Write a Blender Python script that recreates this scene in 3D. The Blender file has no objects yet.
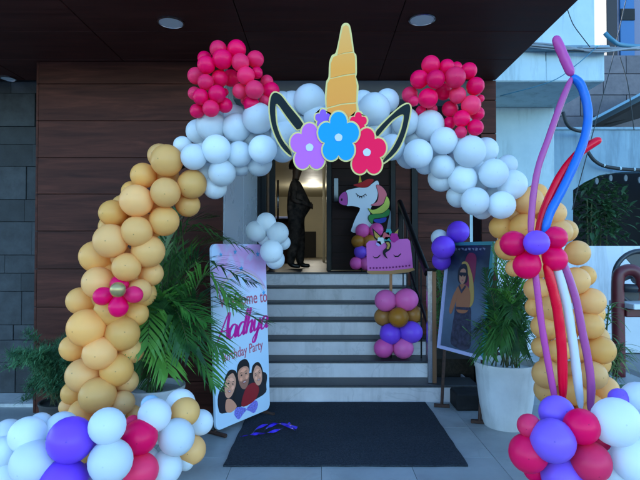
import bpy, math, random
from mathutils import Vector, Matrix
R = math.radians
random.seed(7)
scene = bpy.context.scene
C = scene.collection

# ------------------------------------------------------------------ camera
F = 514.0                    # focal length in photo pixels (640 wide)
H = 1.44                     # eye height
PITCH = math.atan(10 / F)
cam_data = bpy.data.cameras.new('camera')
cam_data.sensor_width = 36
cam_data.lens = F / 640 * 36
cam_data.clip_start = 0.05
cam_data.clip_end = 2000
cam = bpy.data.objects.new('camera', cam_data)
cam.location = (0, 0, H)
cam.rotation_euler = (math.pi / 2 + PITCH, 0, 0)
C.objects.link(cam)
scene.camera = cam

# ------------------------------------------------------------------ world and light
SUN_EL, SUN_AZ = R(30), R(-20)        # azimuth clockwise from +Y: behind the building, which shades the whole forecourt
world = bpy.data.worlds.new('World')
scene.world = world
world.use_nodes = True
wn = world.node_tree
sky = wn.nodes.new('ShaderNodeTexSky')
sky.sky_type = 'NISHITA'
sky.sun_disc = False
sky.sun_elevation = SUN_EL
sky.sun_rotation = SUN_AZ
sky.air_density = 1.0
sky.dust_density = 0.3
sky.ozone_density = 3.0
tint = wn.nodes.new('ShaderNodeMixRGB')          # the camera's cool white balance
tint.blend_type = 'MULTIPLY'
tint.inputs[0].default_value = 1.0
tint.inputs[2].default_value = (.84, 1.01, 1.07, 1)
wn.links.new(sky.outputs[0], tint.inputs[1])
wn.links.new(tint.outputs[0], wn.nodes['Background'].inputs[0])
wn.nodes['Background'].inputs[1].default_value = 0.15
sun_data = bpy.data.lights.new('sun', 'SUN')
sun_data.energy = 2.0
sun_data.angle = R(1)
sun_data.color = (1, 0.96, 0.9)
sun = bpy.data.objects.new('sun', sun_data)
sd = Vector((math.sin(SUN_AZ) * math.cos(SUN_EL), math.cos(SUN_AZ) * math.cos(SUN_EL), math.sin(SUN_EL)))
sun.rotation_euler = (-sd).to_track_quat('-Z', 'Y').to_euler()
sun.location = (-4, 14, 20)
C.objects.link(sun)
scene.view_settings.view_transform = 'Standard'
scene.view_settings.look = 'None'
scene.view_settings.gamma = 1
scene.view_settings.exposure = 2.3

# ------------------------------------------------------------------ helpers
def P(x, y, Y):
    """photo pixel at depth Y -> world point"""
    cx, cy = (x - 320) / F, (240 - y) / F
    s, c = math.sin(PITCH), math.cos(PITCH)
    d = Vector((cx, c - cy * s, s + cy * c))
    d *= Y / d.y
    return Vector((d.x, d.y, H + d.z))

def G(x, y, z=0.0):
    Y = (H - z) * F / (y - 250)
    p = P(x, y, Y)
    return Vector((p.x, p.y, z))

def lin(r, g, b):
    f = lambda c: (c / 255 / 12.92) if c / 255 <= 0.04045 else ((c / 255 + 0.055) / 1.055) ** 2.4
    return (f(r), f(g), f(b), 1)

WM = {}
def _w(o):
    return WM.get(o.name, Matrix.Identity(4))

def link(o, parent=None, local=False, matrix=None):
    C.objects.link(o)
    if parent is not None:
        o.parent = parent
        if local:
            WM[o.name] = _w(parent) @ (matrix or Matrix.Identity(4))
            if matrix is not None:
                o.matrix_basis = matrix
        else:
            o.matrix_parent_inverse = _w(parent).inverted()
            if matrix is not None:
                o.matrix_basis = matrix
            WM[o.name] = matrix if matrix is not None else Matrix.Identity(4)
    else:
        if matrix is not None:
            o.matrix_basis = matrix
        WM[o.name] = o.matrix_basis.copy() if matrix is None else matrix.copy()
    return o

def tag(o, label=None, cat=None, group=None, kind=None):
    if label: o['label'] = label
    if cat: o['category'] = cat
    if group: o['group'] = group
    if kind: o['kind'] = kind
    return o

def thing(name, label, cat, loc=(0, 0, 0), group=None, matrix=None, kind=None):
    o = bpy.data.objects.new(name, None)
    o.empty_display_size = 0.1
    link(o, None, matrix=matrix if matrix is not None else Matrix.Translation(Vector(loc)))
    return tag(o, label, cat, group, kind)

class MB:
    def __init__(s):
        s.v, s.f, s.m = [], [], []
    def add(s, vs, fs, mi=0):
        k = len(s.v)
        s.v += [tuple(v) for v in vs]
        s.f += [tuple(i + k for i in f) for f in fs]
        s.m += [mi] * len(fs)
        return s
    def box(s, x0, x1, y0, y1, z0, z1, M=None, mi=0):
        vs = [Vector((x, y, z)) for z in (z0, z1) for y in (y0, y1) for x in (x0, x1)]
        if M is not None: vs = [M @ v for v in vs]
        return s.add(vs, [(0, 2, 3, 1), (4, 5, 7, 6), (0, 1, 5, 4), (2, 6, 7, 3), (0, 4, 6, 2), (1, 3, 7, 5)], mi)
    def bbox(s, x0, x1, y0, y1, z0, z1, b=0.004, M=None, mi=0):
        """box with chamfered edges"""
        b = min(b, (x1 - x0) * .45, (y1 - y0) * .45, (z1 - z0) * .45)
        vs, idx = [], {}
        X, Y, Z = (x0, x1), (y0, y1), (z0, z1)
        for i in (0, 1):
            for j in (0, 1):
                for k in (0, 1):
                    sx, sy, sz = (b, -b)[i], (b, -b)[j], (b, -b)[k]
                    for a, p in enumerate(((X[i], Y[j] + sy, Z[k] + sz), (X[i] + sx, Y[j], Z[k] + sz), (X[i] + sx, Y[j] + sy, Z[k]))):
                        idx[(i, j, k, a)] = len(vs); vs.append(Vector(p))
        if M is not None: vs = [M @ v for v in vs]
        g = lambda i, j, k, a: idx[(i, j, k, a)]
        fs = []
        for i in (0, 1):
            q = [g(i, 0, 0, 0), g(i, 1, 0, 0), g(i, 1, 1, 0), g(i, 0, 1, 0)]; fs.append(q if i else q[::-1])
            q = [g(0, i, 0, 1), g(0, i, 1, 1), g(1, i, 1, 1), g(1, i, 0, 1)]; fs.append(q if i else q[::-1])
            q = [g(0, 0, i, 2), g(1, 0, i, 2), g(1, 1, i, 2), g(0, 1, i, 2)]; fs.append(q if i else q[::-1])
        for i in (0, 1):
            for j in (0, 1):
                q = [g(i, j, 0, 0), g(i, j, 1, 0), g(i, j, 1, 1), g(i, j, 0, 1)]; fs.append(q if (i == j) else q[::-1])
                q = [g(i, 0, j, 0), g(i, 1, j, 0), g(i, 1, j, 2), g(i, 0, j, 2)]; fs.append(q[::-1] if (i == j) else q)
                q = [g(0, i, j, 1), g(1, i, j, 1), g(1, i, j, 2), g(0, i, j, 2)]; fs.append(q if (i == j) else q[::-1])
                for k in (0, 1):
                    q = [g(i, j, k, 0), g(i, j, k, 1), g(i, j, k, 2)]; fs.append(q if (i + j + k) % 2 else q[::-1])
        return s.add(vs, fs, mi)
    def tube(s, pts, rad, n=8, cap=True, mi=0):
        pts = [Vector(p) for p in pts]
        if not isinstance(rad, (list, tuple)): rad = [rad] * len(pts)
        rings = []
        up = Vector((0, 0, 1))
        prev = None
        for i, p in enumerate(pts):
            t = (pts[min(i + 1, len(pts) - 1)] - pts[max(i - 1, 0)]).normalized()
            if prev is None:
                a = up if abs(t.z) < .9 else Vector((1, 0, 0))
                n1 = t.cross(a).normalized()
            else:
                n1 = (prev - t * prev.dot(t)).normalized()
            prev = n1
            n2 = t.cross(n1)
            rings.append([p + (n1 * math.cos(2 * math.pi * k / n) + n2 * math.sin(2 * math.pi * k / n)) * rad[i] for k in range(n)])
        vs = [v for r in rings for v in r]
        fs = []
        for i in range(len(pts) - 1):
            for k in range(n):
                k2 = (k + 1) % n
                fs.append((i * n + k, i * n + k2, (i + 1) * n + k2, (i + 1) * n + k))
        if cap:
            fs.append(tuple(range(n))[::-1])
            fs.append(tuple((len(pts) - 1) * n + k for k in range(n)))
        return s.add(vs, fs, mi)
    def lathe(s, prof, c=(0, 0, 0), n=24, mi=0, close=True):
        c = Vector(c)
        vs = [c + Vector((r * math.cos(2 * math.pi * k / n), r * math.sin(2 * math.pi * k / n), z)) for r, z in prof for k in range(n)]
        fs = []
        for i in range(len(prof) - 1):
            for k in range(n):
                k2 = (k + 1) % n
                fs.append((i * n + k, i * n + k2, (i + 1) * n + k2, (i + 1) * n + k))
        if close:
            fs.append(tuple(range(n))[::-1])
            fs.append(tuple((len(prof) - 1) * n + k for k in range(n)))
        return s.add(vs, fs, mi)
    def prism(s, pts, d, mi=0):
        """pts: closed outline (3D), extruded along vector d"""
        n = len(pts)
        pts = [Vector(p) for p in pts]
        nn = Vector((0, 0, 0))
        for i in range(n):
            nn += pts[i].cross(pts[(i + 1) % n])
        if nn.dot(d) > 0: pts = pts[::-1]
        vs = pts + [p + d for p in pts]
        fs = [tuple(range(n)), tuple(range(2 * n - 1, n - 1, -1))]
        for i in range(n):
            j = (i + 1) % n
            fs.append((i, i + n, j + n, j))
        return s.add(vs, fs, mi)
    def build(s, name, mats, parent=None, smooth=False, local=False, matrix=None, angle=None):
        me = bpy.data.meshes.new(name)
        me.from_pydata(s.v, [], s.f)
        if not isinstance(mats, (list, tuple)): mats = [mats]
        for m in mats: me.materials.append(m)
        if len(mats) > 1:
            me.polygons.foreach_set('material_index', s.m)
        if smooth:
            me.polygons.foreach_set('use_smooth', [True] * len(s.f))
        me.update()
        if smooth and angle:
            me.set_sharp_from_angle(angle=R(angle))
        return link(bpy.data.objects.new(name, me), parent, local, matrix)

def spline(pts, sub=6, closed=False):
    pts = [Vector(p) for p in pts]
    n = len(pts)
    out = []
    rng = range(n) if closed else range(n - 1)
    for i in rng:
        if closed:
            a, b, c, d = pts[(i - 1) % n], pts[i], pts[(i + 1) % n], pts[(i + 2) % n]
        else:
            a, b, c, d = pts[max(i - 1, 0)], pts[i], pts[i + 1], pts[min(i + 2, n - 1)]
        for k in range(sub):
            t = k / sub
            out.append(.5 * ((2 * b) + (c - a) * t + (2 * a - 5 * b + 4 * c - d) * t * t + (3 * b - a - 3 * c + d) * t ** 3))
    if not closed: out.append(pts[-1])
    return out

# ------------------------------------------------------------------ materials
MAT = {}
def mat_new(name):
    m = bpy.data.materials.new(name)
    m.use_nodes = True
    MAT[name] = m
    nt = m.node_tree
    return m, nt, nt.nodes['Principled BSDF']

def N(nt, typ, **kw):
    n = nt.nodes.new(typ)
    for k, v in kw.items():
        if k.startswith('i_'):
            n.inputs[k[2:].replace('_', ' ')].default_value = v
        else:
            setattr(n, k, v)
    return n

def ramp(nt, fac, stops):
    r = N(nt, 'ShaderNodeValToRGB')
    while len(r.color_ramp.elements) > 1:
        r.color_ramp.elements.remove(r.color_ramp.elements[-1])
    e = r.color_ramp.elements[0]
    e.position, e.color = stops[0]
    for p, c in stops[1:]:
        e = r.color_ramp.elements.new(p); e.color = c
    nt.links.new(fac, r.inputs[0])
    return r.outputs[0]

def plain(name, col, rough=.5, metal=0, spec=.5, noise=0.0, nscale=8, bump=0, bscale=40, coat=0):
    m, nt, b = mat_new(name)
    b.inputs['Base Color'].default_value = col
    b.inputs['Roughness'].default_value = rough
    b.inputs['Metallic'].default_value = metal
    b.inputs['Specular IOR Level'].default_value = spec
    b.inputs['Coat Weight'].default_value = coat
    if noise or bump:
        tc = N(nt, 'ShaderNodeTexCoord')
    if noise:
        nz = N(nt, 'ShaderNodeTexNoise', i_Scale=nscale, i_Detail=5.0)
        nt.links.new(tc.outputs['Object'], nz.inputs['Vector'])
        c0 = tuple(c * (1 - noise) for c in col[:3]) + (1,)
        c1 = tuple(min(1, c * (1 + noise)) for c in col[:3]) + (1,)
        nt.links.new(ramp(nt, nz.outputs[0], [(.3, c0), (.7, c1)]), b.inputs['Base Color'])
        rr = N(nt, 'ShaderNodeMapRange', i_To_Min=max(0, rough - .1), i_To_Max=min(1, rough + .12))
        nt.links.new(nz.outputs[0], rr.inputs[0]); nt.links.new(rr.outputs[0], b.inputs['Roughness'])
    if bump:
        nb = N(nt, 'ShaderNodeTexNoise', i_Scale=bscale, i_Detail=4.0)
        nt.links.new(tc.outputs['Object'], nb.inputs['Vector'])
        bp = N(nt, 'ShaderNodeBump', i_Strength=bump, i_Distance=.01)
        nt.links.new(nb.outputs[0], bp.inputs['Height']); nt.links.new(bp.outputs[0], b.inputs['Normal'])
    return m

def balloon_mat(name, col, tipdark=.55, trans=.18, rough=.32):
    m, nt, b = mat_new(name)
    tc = N(nt, 'ShaderNodeTexCoord')
    oi = N(nt, 'ShaderNodeObjectInfo')
    d = N(nt, 'ShaderNodeVectorMath', operation='DISTANCE')
    d.inputs[1].default_value = (0, 0, 1.03)
    nt.links.new(tc.outputs['Object'], d.inputs[0])
    dk = tuple(c * tipdark for c in col[:3]) + (1,)
    base = ramp(nt, d.outputs['Value'], [(0, tuple(c * .4 for c in col[:3]) + (1,)), (.03, dk), (.06, col), (1, col)])
    hs = N(nt, 'ShaderNodeHueSaturation')
    mr = N(nt, 'ShaderNodeMapRange', i_To_Min=.86, i_To_Max=1.06)
    nt.links.new(oi.outputs['Random'], mr.inputs[0]); nt.links.new(mr.outputs[0], hs.inputs['Value'])
    m2 = N(nt, 'ShaderNodeMath', operation='FRACT'); mm = N(nt, 'ShaderNodeMath', operation='MULTIPLY'); mm.inputs[1].default_value = 17.3
    nt.links.new(oi.outputs['Random'], mm.inputs[0]); nt.links.new(mm.outputs[0], m2.inputs[0])
    ms = N(nt, 'ShaderNodeMapRange', i_To_Min=.98, i_To_Max=1.08)
    nt.links.new(m2.outputs[0], ms.inputs[0]); nt.links.new(ms.outputs[0], hs.inputs['Saturation'])
    nt.links.new(base, hs.inputs['Color'])
    nt.links.new(hs.outputs[0], b.inputs['Base Color'])
    # faint chalky bloom on the latex
    nz = N(nt, 'ShaderNodeTexNoise', i_Scale=5.0, i_Detail=6.0)
    nt.links.new(tc.outputs['Object'], nz.inputs['Vector'])
    rr = N(nt, 'ShaderNodeMapRange', i_To_Min=rough - .06, i_To_Max=rough + .16)
    nt.links.new(nz.outputs[0], rr.inputs[0]); nt.links.new(rr.outputs[0], b.inputs['Roughness'])
    b.inputs['Specular IOR Level'].default_value = .3
    tr = N(nt, 'ShaderNodeBsdfTranslucent')
    nt.links.new(hs.outputs[0], tr.inputs['Color'])
    mx = N(nt, 'ShaderNodeMixShader'); mx.inputs[0].default_value = trans
    out = nt.nodes['Material Output']
    nt.links.new(b.outputs[0], mx.inputs[1]); nt.links.new(tr.outputs[0], mx.inputs[2]); nt.links.new(mx.outputs[0], out.inputs['Surface'])
    return m

B_WHITE = balloon_mat('latex_white', (.84, .89, .92, 1), .8, .34)
B_YEL = balloon_mat('latex_cream_gold', (1.0, .56, .20, 1), .4, .34)
B_PINK = balloon_mat('latex_crimson_pink', (1.0, .028, .15, 1), .5, .32)
B_HOT = balloon_mat('latex_hot_pink', (.98, .02, .17, 1), .5, .32)
B_RED = balloon_mat('latex_coral_red', (1.0, .032, .15, 1), .7, .32)
B_VIO = balloon_mat('latex_violet', (.27, .12, .82, 1), .4, .2)
B_LPINK = balloon_mat('latex_light_pink', (.86, .15, .46, 1), .5, .2)
B_GOLD = balloon_mat('latex_brown_gold', (.40, .17, .04, 1), .5, .1)
B_LBLUE = balloon_mat('latex_pale_blue', (.42, .60, .74, 1), .7, .2)
B_MAUVE = balloon_mat('latex_mauve', (.52, .09, .32, 1), 1, .15, .2)
B_BLUE = balloon_mat('latex_blue', (.005, .15, .62, 1), 1, .15, .2)
B_STRED = balloon_mat('latex_bright_red', (.92, .004, .035, 1), 1, .15, .2)
m, nt, b = mat_new('chrome_gold'); b.inputs['Base Color'].default_value = (.42, .31, .13, 1); b.inputs['Metallic'].default_value = .6; b.inputs['Roughness'].default_value = .35
CHROME_GOLD = m

def wood_mat(name, c0, c1, rough=.38, axis=0):
    m, nt, b = mat_new(name)
    tc = N(nt, 'ShaderNodeTexCoord'); oi = N(nt, 'ShaderNodeObjectInfo')
    off = N(nt, 'ShaderNodeVectorMath', operation='ADD')
    sc_ = N(nt, 'ShaderNodeVectorMath', operation='SCALE'); sc_.inputs['Scale'].default_value = 31
    cmb = N(nt, 'ShaderNodeCombineXYZ')
    for k in range(3): nt.links.new(oi.outputs['Random'], cmb.inputs[k])
    nt.links.new(cmb.outputs[0], sc_.inputs[0])
    nt.links.new(tc.outputs['Object'], off.inputs[0]); nt.links.new(sc_.outputs[0], off.inputs[1])
    mp = N(nt, 'ShaderNodeMapping')
    s = [9, 9, 9]; s[axis] = .8
    mp.inputs['Scale'].default_value = s
    nt.links.new(off.outputs[0], mp.inputs['Vector'])
    nz = N(nt, 'ShaderNodeTexNoise', i_Scale=1.6, i_Detail=9.0, i_Roughness=.62, i_Distortion=.7)
    nt.links.new(mp.outputs[0], nz.inputs['Vector'])
    col = ramp(nt, nz.outputs[0], [(.3, c0), (.55, tuple((a + b_) / 2 for a, b_ in zip(c0, c1))), (.72, c1)])
    hs = N(nt, 'ShaderNodeHueSaturation')
    mr = N(nt, 'ShaderNodeMapRange', i_To_Min=.88, i_To_Max=1.14)
    nt.links.new(oi.outputs['Random'], mr.inputs[0]); nt.links.new(mr.outputs[0], hs.inputs['Value']); nt.links.new(col, hs.inputs['Color'])
    nt.links.new(hs.outputs[0], b.inputs['Base Color'])
    b.inputs['Roughness'].default_value = rough
    rr = N(nt, 'ShaderNodeMapRange', i_To_Min=rough - .08, i_To_Max=rough + .2)
    nt.links.new(nz.outputs[0], rr.inputs[0]); nt.links.new(rr.outputs[0], b.inputs['Roughness'])
    b.inputs['Specular IOR Level'].default_value = .12
    bp = N(nt, 'ShaderNodeBump', i_Strength=.12, i_Distance=.004)
    nt.links.new(nz.outputs[0], bp.inputs['Height']); nt.links.new(bp.outputs[0], b.inputs['Normal'])
    return m
WOOD = wood_mat('dark_timber', (.030, .009, .0065, 1), (.105, .033, .022, 1), .5)
SOFFIT = wood_mat('soffit_timber', (.042, .012, .009, 1), (.085, .027, .019, 1), .55)
DOORWOOD = wood_mat('door_timber', (.014, .006, .005, 1), (.030, .013, .010, 1), .5)

def stone_mat(name, c0, c1, rough=.6, scale=3.0, vein=None, bump=.2, rnd=(.8, 1.2), streak=0):
    m, nt, b = mat_new(name)
    tc = N(nt, 'ShaderNodeTexCoord'); oi = N(nt, 'ShaderNodeObjectInfo')
    cmb = N(nt, 'ShaderNodeCombineXYZ')
    mu = N(nt, 'ShaderNodeMath', operation='MULTIPLY'); mu.inputs[1].default_value = 40
    nt.links.new(oi.outputs['Random'], mu.inputs[0])
    for k in range(3): nt.links.new(mu.outputs[0], cmb.inputs[k])
    off = N(nt, 'ShaderNodeVectorMath', operation='ADD')
    nt.links.new(tc.outputs['Object'], off.inputs[0]); nt.links.new(cmb.outputs[0], off.inputs[1])
    nz = N(nt, 'ShaderNodeTexNoise', i_Scale=scale, i_Detail=9.0, i_Roughness=.65)
    nt.links.new(off.outputs[0], nz.inputs['Vector'])
    col = ramp(nt, nz.outputs[0], [(.32, c0), (.68, c1)])
    if vein:
        nv = N(nt, 'ShaderNodeTexNoise', i_Scale=scale * .55, i_Detail=5.0, i_Distortion=1.2)
        nt.links.new(off.outputs[0], nv.inputs['Vector'])
        vf = ramp(nt, nv.outputs[0], [(.485, (0, 0, 0, 1)), (.5, (1, 1, 1, 1)), (.515, (0, 0, 0, 1))])
        mx = N(nt, 'ShaderNodeMixRGB'); mx.inputs['Color2'].default_value = vein
        mf = N(nt, 'ShaderNodeMath', operation='MULTIPLY'); mf.inputs[1].default_value = .22
        nt.links.new(vf, mf.inputs[0]); nt.links.new(mf.outputs[0], mx.inputs[0]); nt.links.new(col, mx.inputs['Color1'])
        col = mx.outputs[0]
    if streak:
        mp = N(nt, 'ShaderNodeMapping'); mp.inputs['Scale'].default_value = (3.2, 3.2, .35)
        nt.links.new(off.outputs[0], mp.inputs['Vector'])
        ns = N(nt, 'ShaderNodeTexNoise', i_Scale=1.5, i_Detail=8.0, i_Roughness=.7); nt.links.new(mp.outputs[0], ns.inputs['Vector'])
        sf = ramp(nt, ns.outputs[0], [(.50, (0, 0, 0, 1)), (.72, (streak, streak, streak, 1))])
        mx = N(nt, 'ShaderNodeMixRGB'); mx.inputs['Color2'].default_value = tuple(c * .45 for c in c0[:3]) + (1,)
        nt.links.new(sf, mx.inputs[0]); nt.links.new(col, mx.inputs['Color1'])
        col = mx.outputs[0]
    hs = N(nt, 'ShaderNodeHueSaturation')
    mr = N(nt, 'ShaderNodeMapRange', i_To_Min=rnd[0], i_To_Max=rnd[1])
    nt.links.new(oi.outputs['Random'], mr.inputs[0]); nt.links.new(mr.outputs[0], hs.inputs['Value']); nt.links.new(col, hs.inputs['Color'])
    nt.links.new(hs.outputs[0], b.inputs['Base Color'])
    rr = N(nt, 'ShaderNodeMapRange', i_To_Min=rough - .12, i_To_Max=rough + .15)
    nt.links.new(nz.outputs[0], rr.inputs[0]); nt.links.new(rr.outputs[0], b.inputs['Roughness'])
    if bump:
        bp = N(nt, 'ShaderNodeBump', i_Strength=bump, i_Distance=.01)
        nt.links.new(nz.outputs[0], bp.inputs['Height']); nt.links.new(bp.outputs[0], b.inputs['Normal'])
    return m
SLATE = stone_mat('slate_cladding', (.012, .0145, .017, 1), (.040, .045, .050, 1), .75, 7, None, .8, (.6, 1.35))
GRANITE = stone_mat('black_granite', (.012, .014, .018, 1), (.035, .038, .045, 1), .42, 60, None, .03)
MARBLE = stone_mat('white_marble', (.48, .45, .46, 1), (.62, .585, .595, 1), .4, 3.2, (.16, .16, .17, 1), .03, (.9, 1.06), .45)
TILE = stone_mat('floor_tile', (.25, .27, .27, 1), (.36, .38, .375, 1), .42, 2.6, (.2, .2, .2, 1), .03, (.93, 1.05))
CONC = stone_mat('pale_concrete', (.36, .36, .35, 1), (.5, .5, .48, 1), .8, 6, None, .2, (.9, 1.1), .6)
GROUND = stone_mat('street_ground', (.18, .18, .175, 1), (.27, .27, .26, 1), .8, 1.5, None, .2)
GROUT = plain('grout', (.05, .052, .055, 1), .9)
BLACKM = plain('black_metal', (.006, .006, .0065, 1), .4, 0, .2, .2, 20)
STEEL = plain('brushed_steel', (.42, .42, .44, 1), .22, 1.0, .5, .15, 30)
RUST = plain('rusty_brown_metal', (.055, .026, .018, 1), .7, .2, .4, .4, 40, .2, 80)
PALEPANEL = plain('pale_panel', (.42, .46, .52, 1), .28, 0, .5, .03, 2)
LINTEL = plain('grey_lintel', (.13, .145, .16, 1), .5, 0, .5, .12, 6)
DARK = plain('dark_void', (.01, .01, .011, 1), .8)
POTM = stone_mat('white_pot', (.56, .57, .57, 1), (.66, .67, .67, 1), .5, 5, None, .08, (.97, 1.03), .5)
SOIL = plain('soil', (.025, .018, .012, 1), .95, 0, .3, .4, 30, .6, 60)
LAMPM = plain('lamp_diffuser', (.66, .68, .66, 1), .5)
MAROON = plain('maroon_paint', (.10, .012, .016, 1), .4, 0, .5, .2, 10)

def leaf_mat(name, c0, c1, rough=.42, trans=.25):
    m, nt, b = mat_new(name)
    tc = N(nt, 'ShaderNodeTexCoord'); oi = N(nt, 'ShaderNodeObjectInfo')
    nz = N(nt, 'ShaderNodeTexNoise', i_Scale=9.0, i_Detail=3.0)
    nt.links.new(tc.outputs['Object'], nz.inputs['Vector'])
    ad = N(nt, 'ShaderNodeMath', operation='ADD')
    s_ = N(nt, 'ShaderNodeMath', operation='MULTIPLY_ADD'); s_.inputs[1].default_value = .6; s_.inputs[2].default_value = -.3
    nt.links.new(oi.outputs['Random'], s_.inputs[0])
    nt.links.new(nz.outputs[0], ad.inputs[0]); nt.links.new(s_.outputs[0], ad.inputs[1])
    col = ramp(nt, ad.outputs[0], [(.2, c0), (.8, c1)])
    nt.links.new(col, b.inputs['Base Color'])
    b.inputs['Roughness'].default_value = rough
    tr = N(nt, 'ShaderNodeBsdfTranslucent'); nt.links.new(col, tr.inputs['Color'])
    mx = N(nt, 'ShaderNodeMixShader'); mx.inputs[0].default_value = trans
    nt.links.new(b.outputs[0], mx.inputs[1]); nt.links.new(tr.outputs[0], mx.inputs[2])
    nt.links.new(mx.outputs[0], nt.nodes['Material Output'].inputs['Surface'])
    return m
PALM = leaf_mat('palm_leaf', (.012, .055, .014, 1), (.075, .22, .045, 1), .42, .35)
FERN = leaf_mat('fern_leaf', (.035, .13, .06, 1), (.09, .26, .11, 1), .6)
BRIGHT = leaf_mat('bright_leaf', (.04, .17, .025, 1), (.15, .38, .06, 1), .42, .35)
DRAC = leaf_mat('variegated_leaf', (.05, .13, .03, 1), (.24, .30, .10, 1))
STEMM = plain('stem', (.07, .08, .03, 1), .6, 0, .4, .3, 20)

# ------------------------------------------------------------------ ground
g = MB().box(-400, 400, -400, 400, -.5, -.012).build('ground', GROUND)
tag(g, kind='structure')
pv = MB().box(-3.62, 3.78, .6, 7.2, -.3, -.006).build('pavement', plain('paving_grout', (.17, .17, .165, 1), .9))
tag(pv, kind='structure')
tile_me = MB().bbox(-.2985, .2985, -.2985, .2985, -.02, 0, .0015)
proto = None
for i in range(-6, 6):
    for j in range(0, 11):
        x, y = .01 + .6 * i + .3, .9 + .6 * j
        if y > 5.3 and -3.0 < x < 1.5: continue
        if proto is None:
            proto = tile_me.build('tile', TILE, pv, local=True, matrix=Matrix.Translation((x, y, 0)))
        else:
            o = proto.copy(); C.objects.link(o); o.matrix_basis = Matrix.Translation((x, y, 0))

# ------------------------------------------------------------------ entrance building
RISE, GO, D1 = .165, .285, 4.87
LAND = 7 * RISE
YF, YS, YL, YD = 4.55, 5.1, 5.05, 7.0      # timber front, slate wall, lintel, door wall
XL, XR = -.86, 1.74
ZS = 3.12
bld = thing('entrance_building', 'dark timber clad entrance building with canopy, stairs and open doorway', 'building', (-.4, 5.0, 0))

def planks(parent, x0, x1, yfront, zs, depth=.02, name='plank', mat=WOOD, seams=None):
    for a, b_ in zip(zs[:-1], zs[1:]):
        xs = [x0, x1]
        if seams: xs = [x0] + seams + [x1]
        for u0, u1 in zip(xs[:-1], xs[1:]):
            MB().bbox(u0 + .001, u1 - .001, yfront, yfront + depth, a + .0022, b_ - .0022, .0025).build(name, mat, parent)

# left timber volume
w = MB().box(-2.505, XL - .02, YF + .019, 9, 0, ZS + .6).build('timber_wall', DARK, bld)
zsL = [.004, .28, .607, .935, 1.272, 1.608, 1.936, 2.26, 2.59, 2.92, ZS]
planks(w, -2.505, XL, YF, zsL)
for z0, z1 in zip(zsL[:-1], zsL[1:]):
    MB().bbox(-2.527, -2.506, YF + .001, YS, z0 + .0022, z1 - .0022, .0025).build('plank', WOOD, w)
# side lining of the stair recess
sp = MB().bbox(XL - .019, XL + .004, YF + .03, 5.75, 0, 3.5, .003).build('side_panel', PALEPANEL, bld)
MB().bbox(XL - .019, XL + .004, 5.756, YD, 0, 3.5, .003).build('side_panel', PALEPANEL, bld)
# slate wall
sw = MB().box(-5.2, -2.53, YS + .03, YS + .4, 0, ZS + .6).build('slate_wall', GROUT, bld)
rng = random.Random(3)
z = .03
while z < ZS:
    h = rng.choice([.15, .30, .18, .33, .22])
    h = min(h, ZS - z)
    x = -2.53
    while x > -4.6:
        wd = rng.uniform(.3, .6)
        dpt = rng.uniform(0, .012)
        MB().bbox(x - wd + .0015, x - .0015, YS - dpt, YS + .032, z + .0015, z + h - .0015, .003).build('stone', SLATE, sw)
        x -= wd
    z += h
MB().bbox(-5.0, -2.53, 4.74, YS, -.02, .03, .006).build('plinth', CONC, bld)
# canopy with soffit panels
cp = MB().box(-5.2, XR - .004, 3.2, 9.2, ZS + .022, ZS + .5).build('canopy', DARK, bld)
xe = [XR, .577, -.586, -1.749, -2.912, -4.075, -5.2]
ye = [3.2, 3.34, 3.92, 4.50, 5.06]
for a in range(len(xe) - 1):
    for c in range(len(ye) - 1):
        MB().bbox(xe[a + 1] + .003, xe[a] - .003, ye[c] + .003, ye[c + 1] - .003, ZS, ZS + .024, .003).build('soffit_panel', SOFFIT, cp)
MB().bbox(-5.2, XR + .01, 3.165, 3.197, ZS - .02, ZS + .5, .004).build('fascia', SOFFIT, cp)
# lintel over the opening, recess ceiling, right pier
MB().bbox(XL - .01, 1.588, YL, YL + .25, 2.93, ZS - .002, .006).build('lintel', LINTEL, bld)
MB().box(XL - .01, 2.1, YL + .25, YD + .1, 3.5, 3.58).build('recess_ceiling', DARK, bld)
pr = MB().box(1.61, 1.72, YL + .02, 5.34, 0, ZS).build('timber_pier', BLACKM, bld)
for z0, z1 in zip(zsL[:-1], zsL[1:]):
    MB().bbox(1.59, XR, YL, YL + .02, z0 + .003, z1 - .003, .003).build('plank', WOOD, pr)
    MB().bbox(1.72, XR, YL + .021, 5.34, z0 + .003, z1 - .003, .003).build('plank', WOOD, pr)
MB().bbox(1.588, 1.609, YL + .021, 5.34, 0, ZS, .003).build('pier_lining', BLACKM, pr)
# stairs
st = MB().box(XL + .004, 1.12, D1 + .05, YD, -.02, .02).build('staircase', DARK, bld)
for k in range(1, 8):
    yk = D1 + (k - 1) * GO
    xr = 1.50 if k == 1 else 1.13
    y_end = yk + GO + .03 if k < 7 else YD + 1.0
    MB().bbox(XL + .005, xr - .012, yk + .012, yk + .03, (k - 1) * RISE + .001, k * RISE - .022, .002).build('riser', MARBLE, st)
    MB().bbox(XL + .005, xr, yk, y_end, k * RISE - .022, k * RISE, .004).build('tread', GRANITE, st)
    if k < 7:
        MB().bbox(xr - .03, xr - .012, yk + .03, YD, (k - 1) * RISE + .001, k * RISE - .023, .002).build('stair_side', MARBLE, st)
    else:
        MB().bbox(xr - .03, xr - .012, yk + .03, YD, (k - 1) * RISE + .001, k * RISE - .023, .002).build('stair_side', MARBLE, st)
# dark stone block between the steps and the white pot
MB().bbox(1.22, 1.62, 4.62, 4.862, .001, .15, .012).build('side_step', plain('dark_stone', (.010, .010, .011, 1), .7, 0, .2, .5, 12, .4, 20), bld)
# planting bed behind the rail
bed = MB().box(1.14, 2.0, 5.4, 6.9, .0, .30).build('planting_bed', SOIL, bld)
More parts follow.
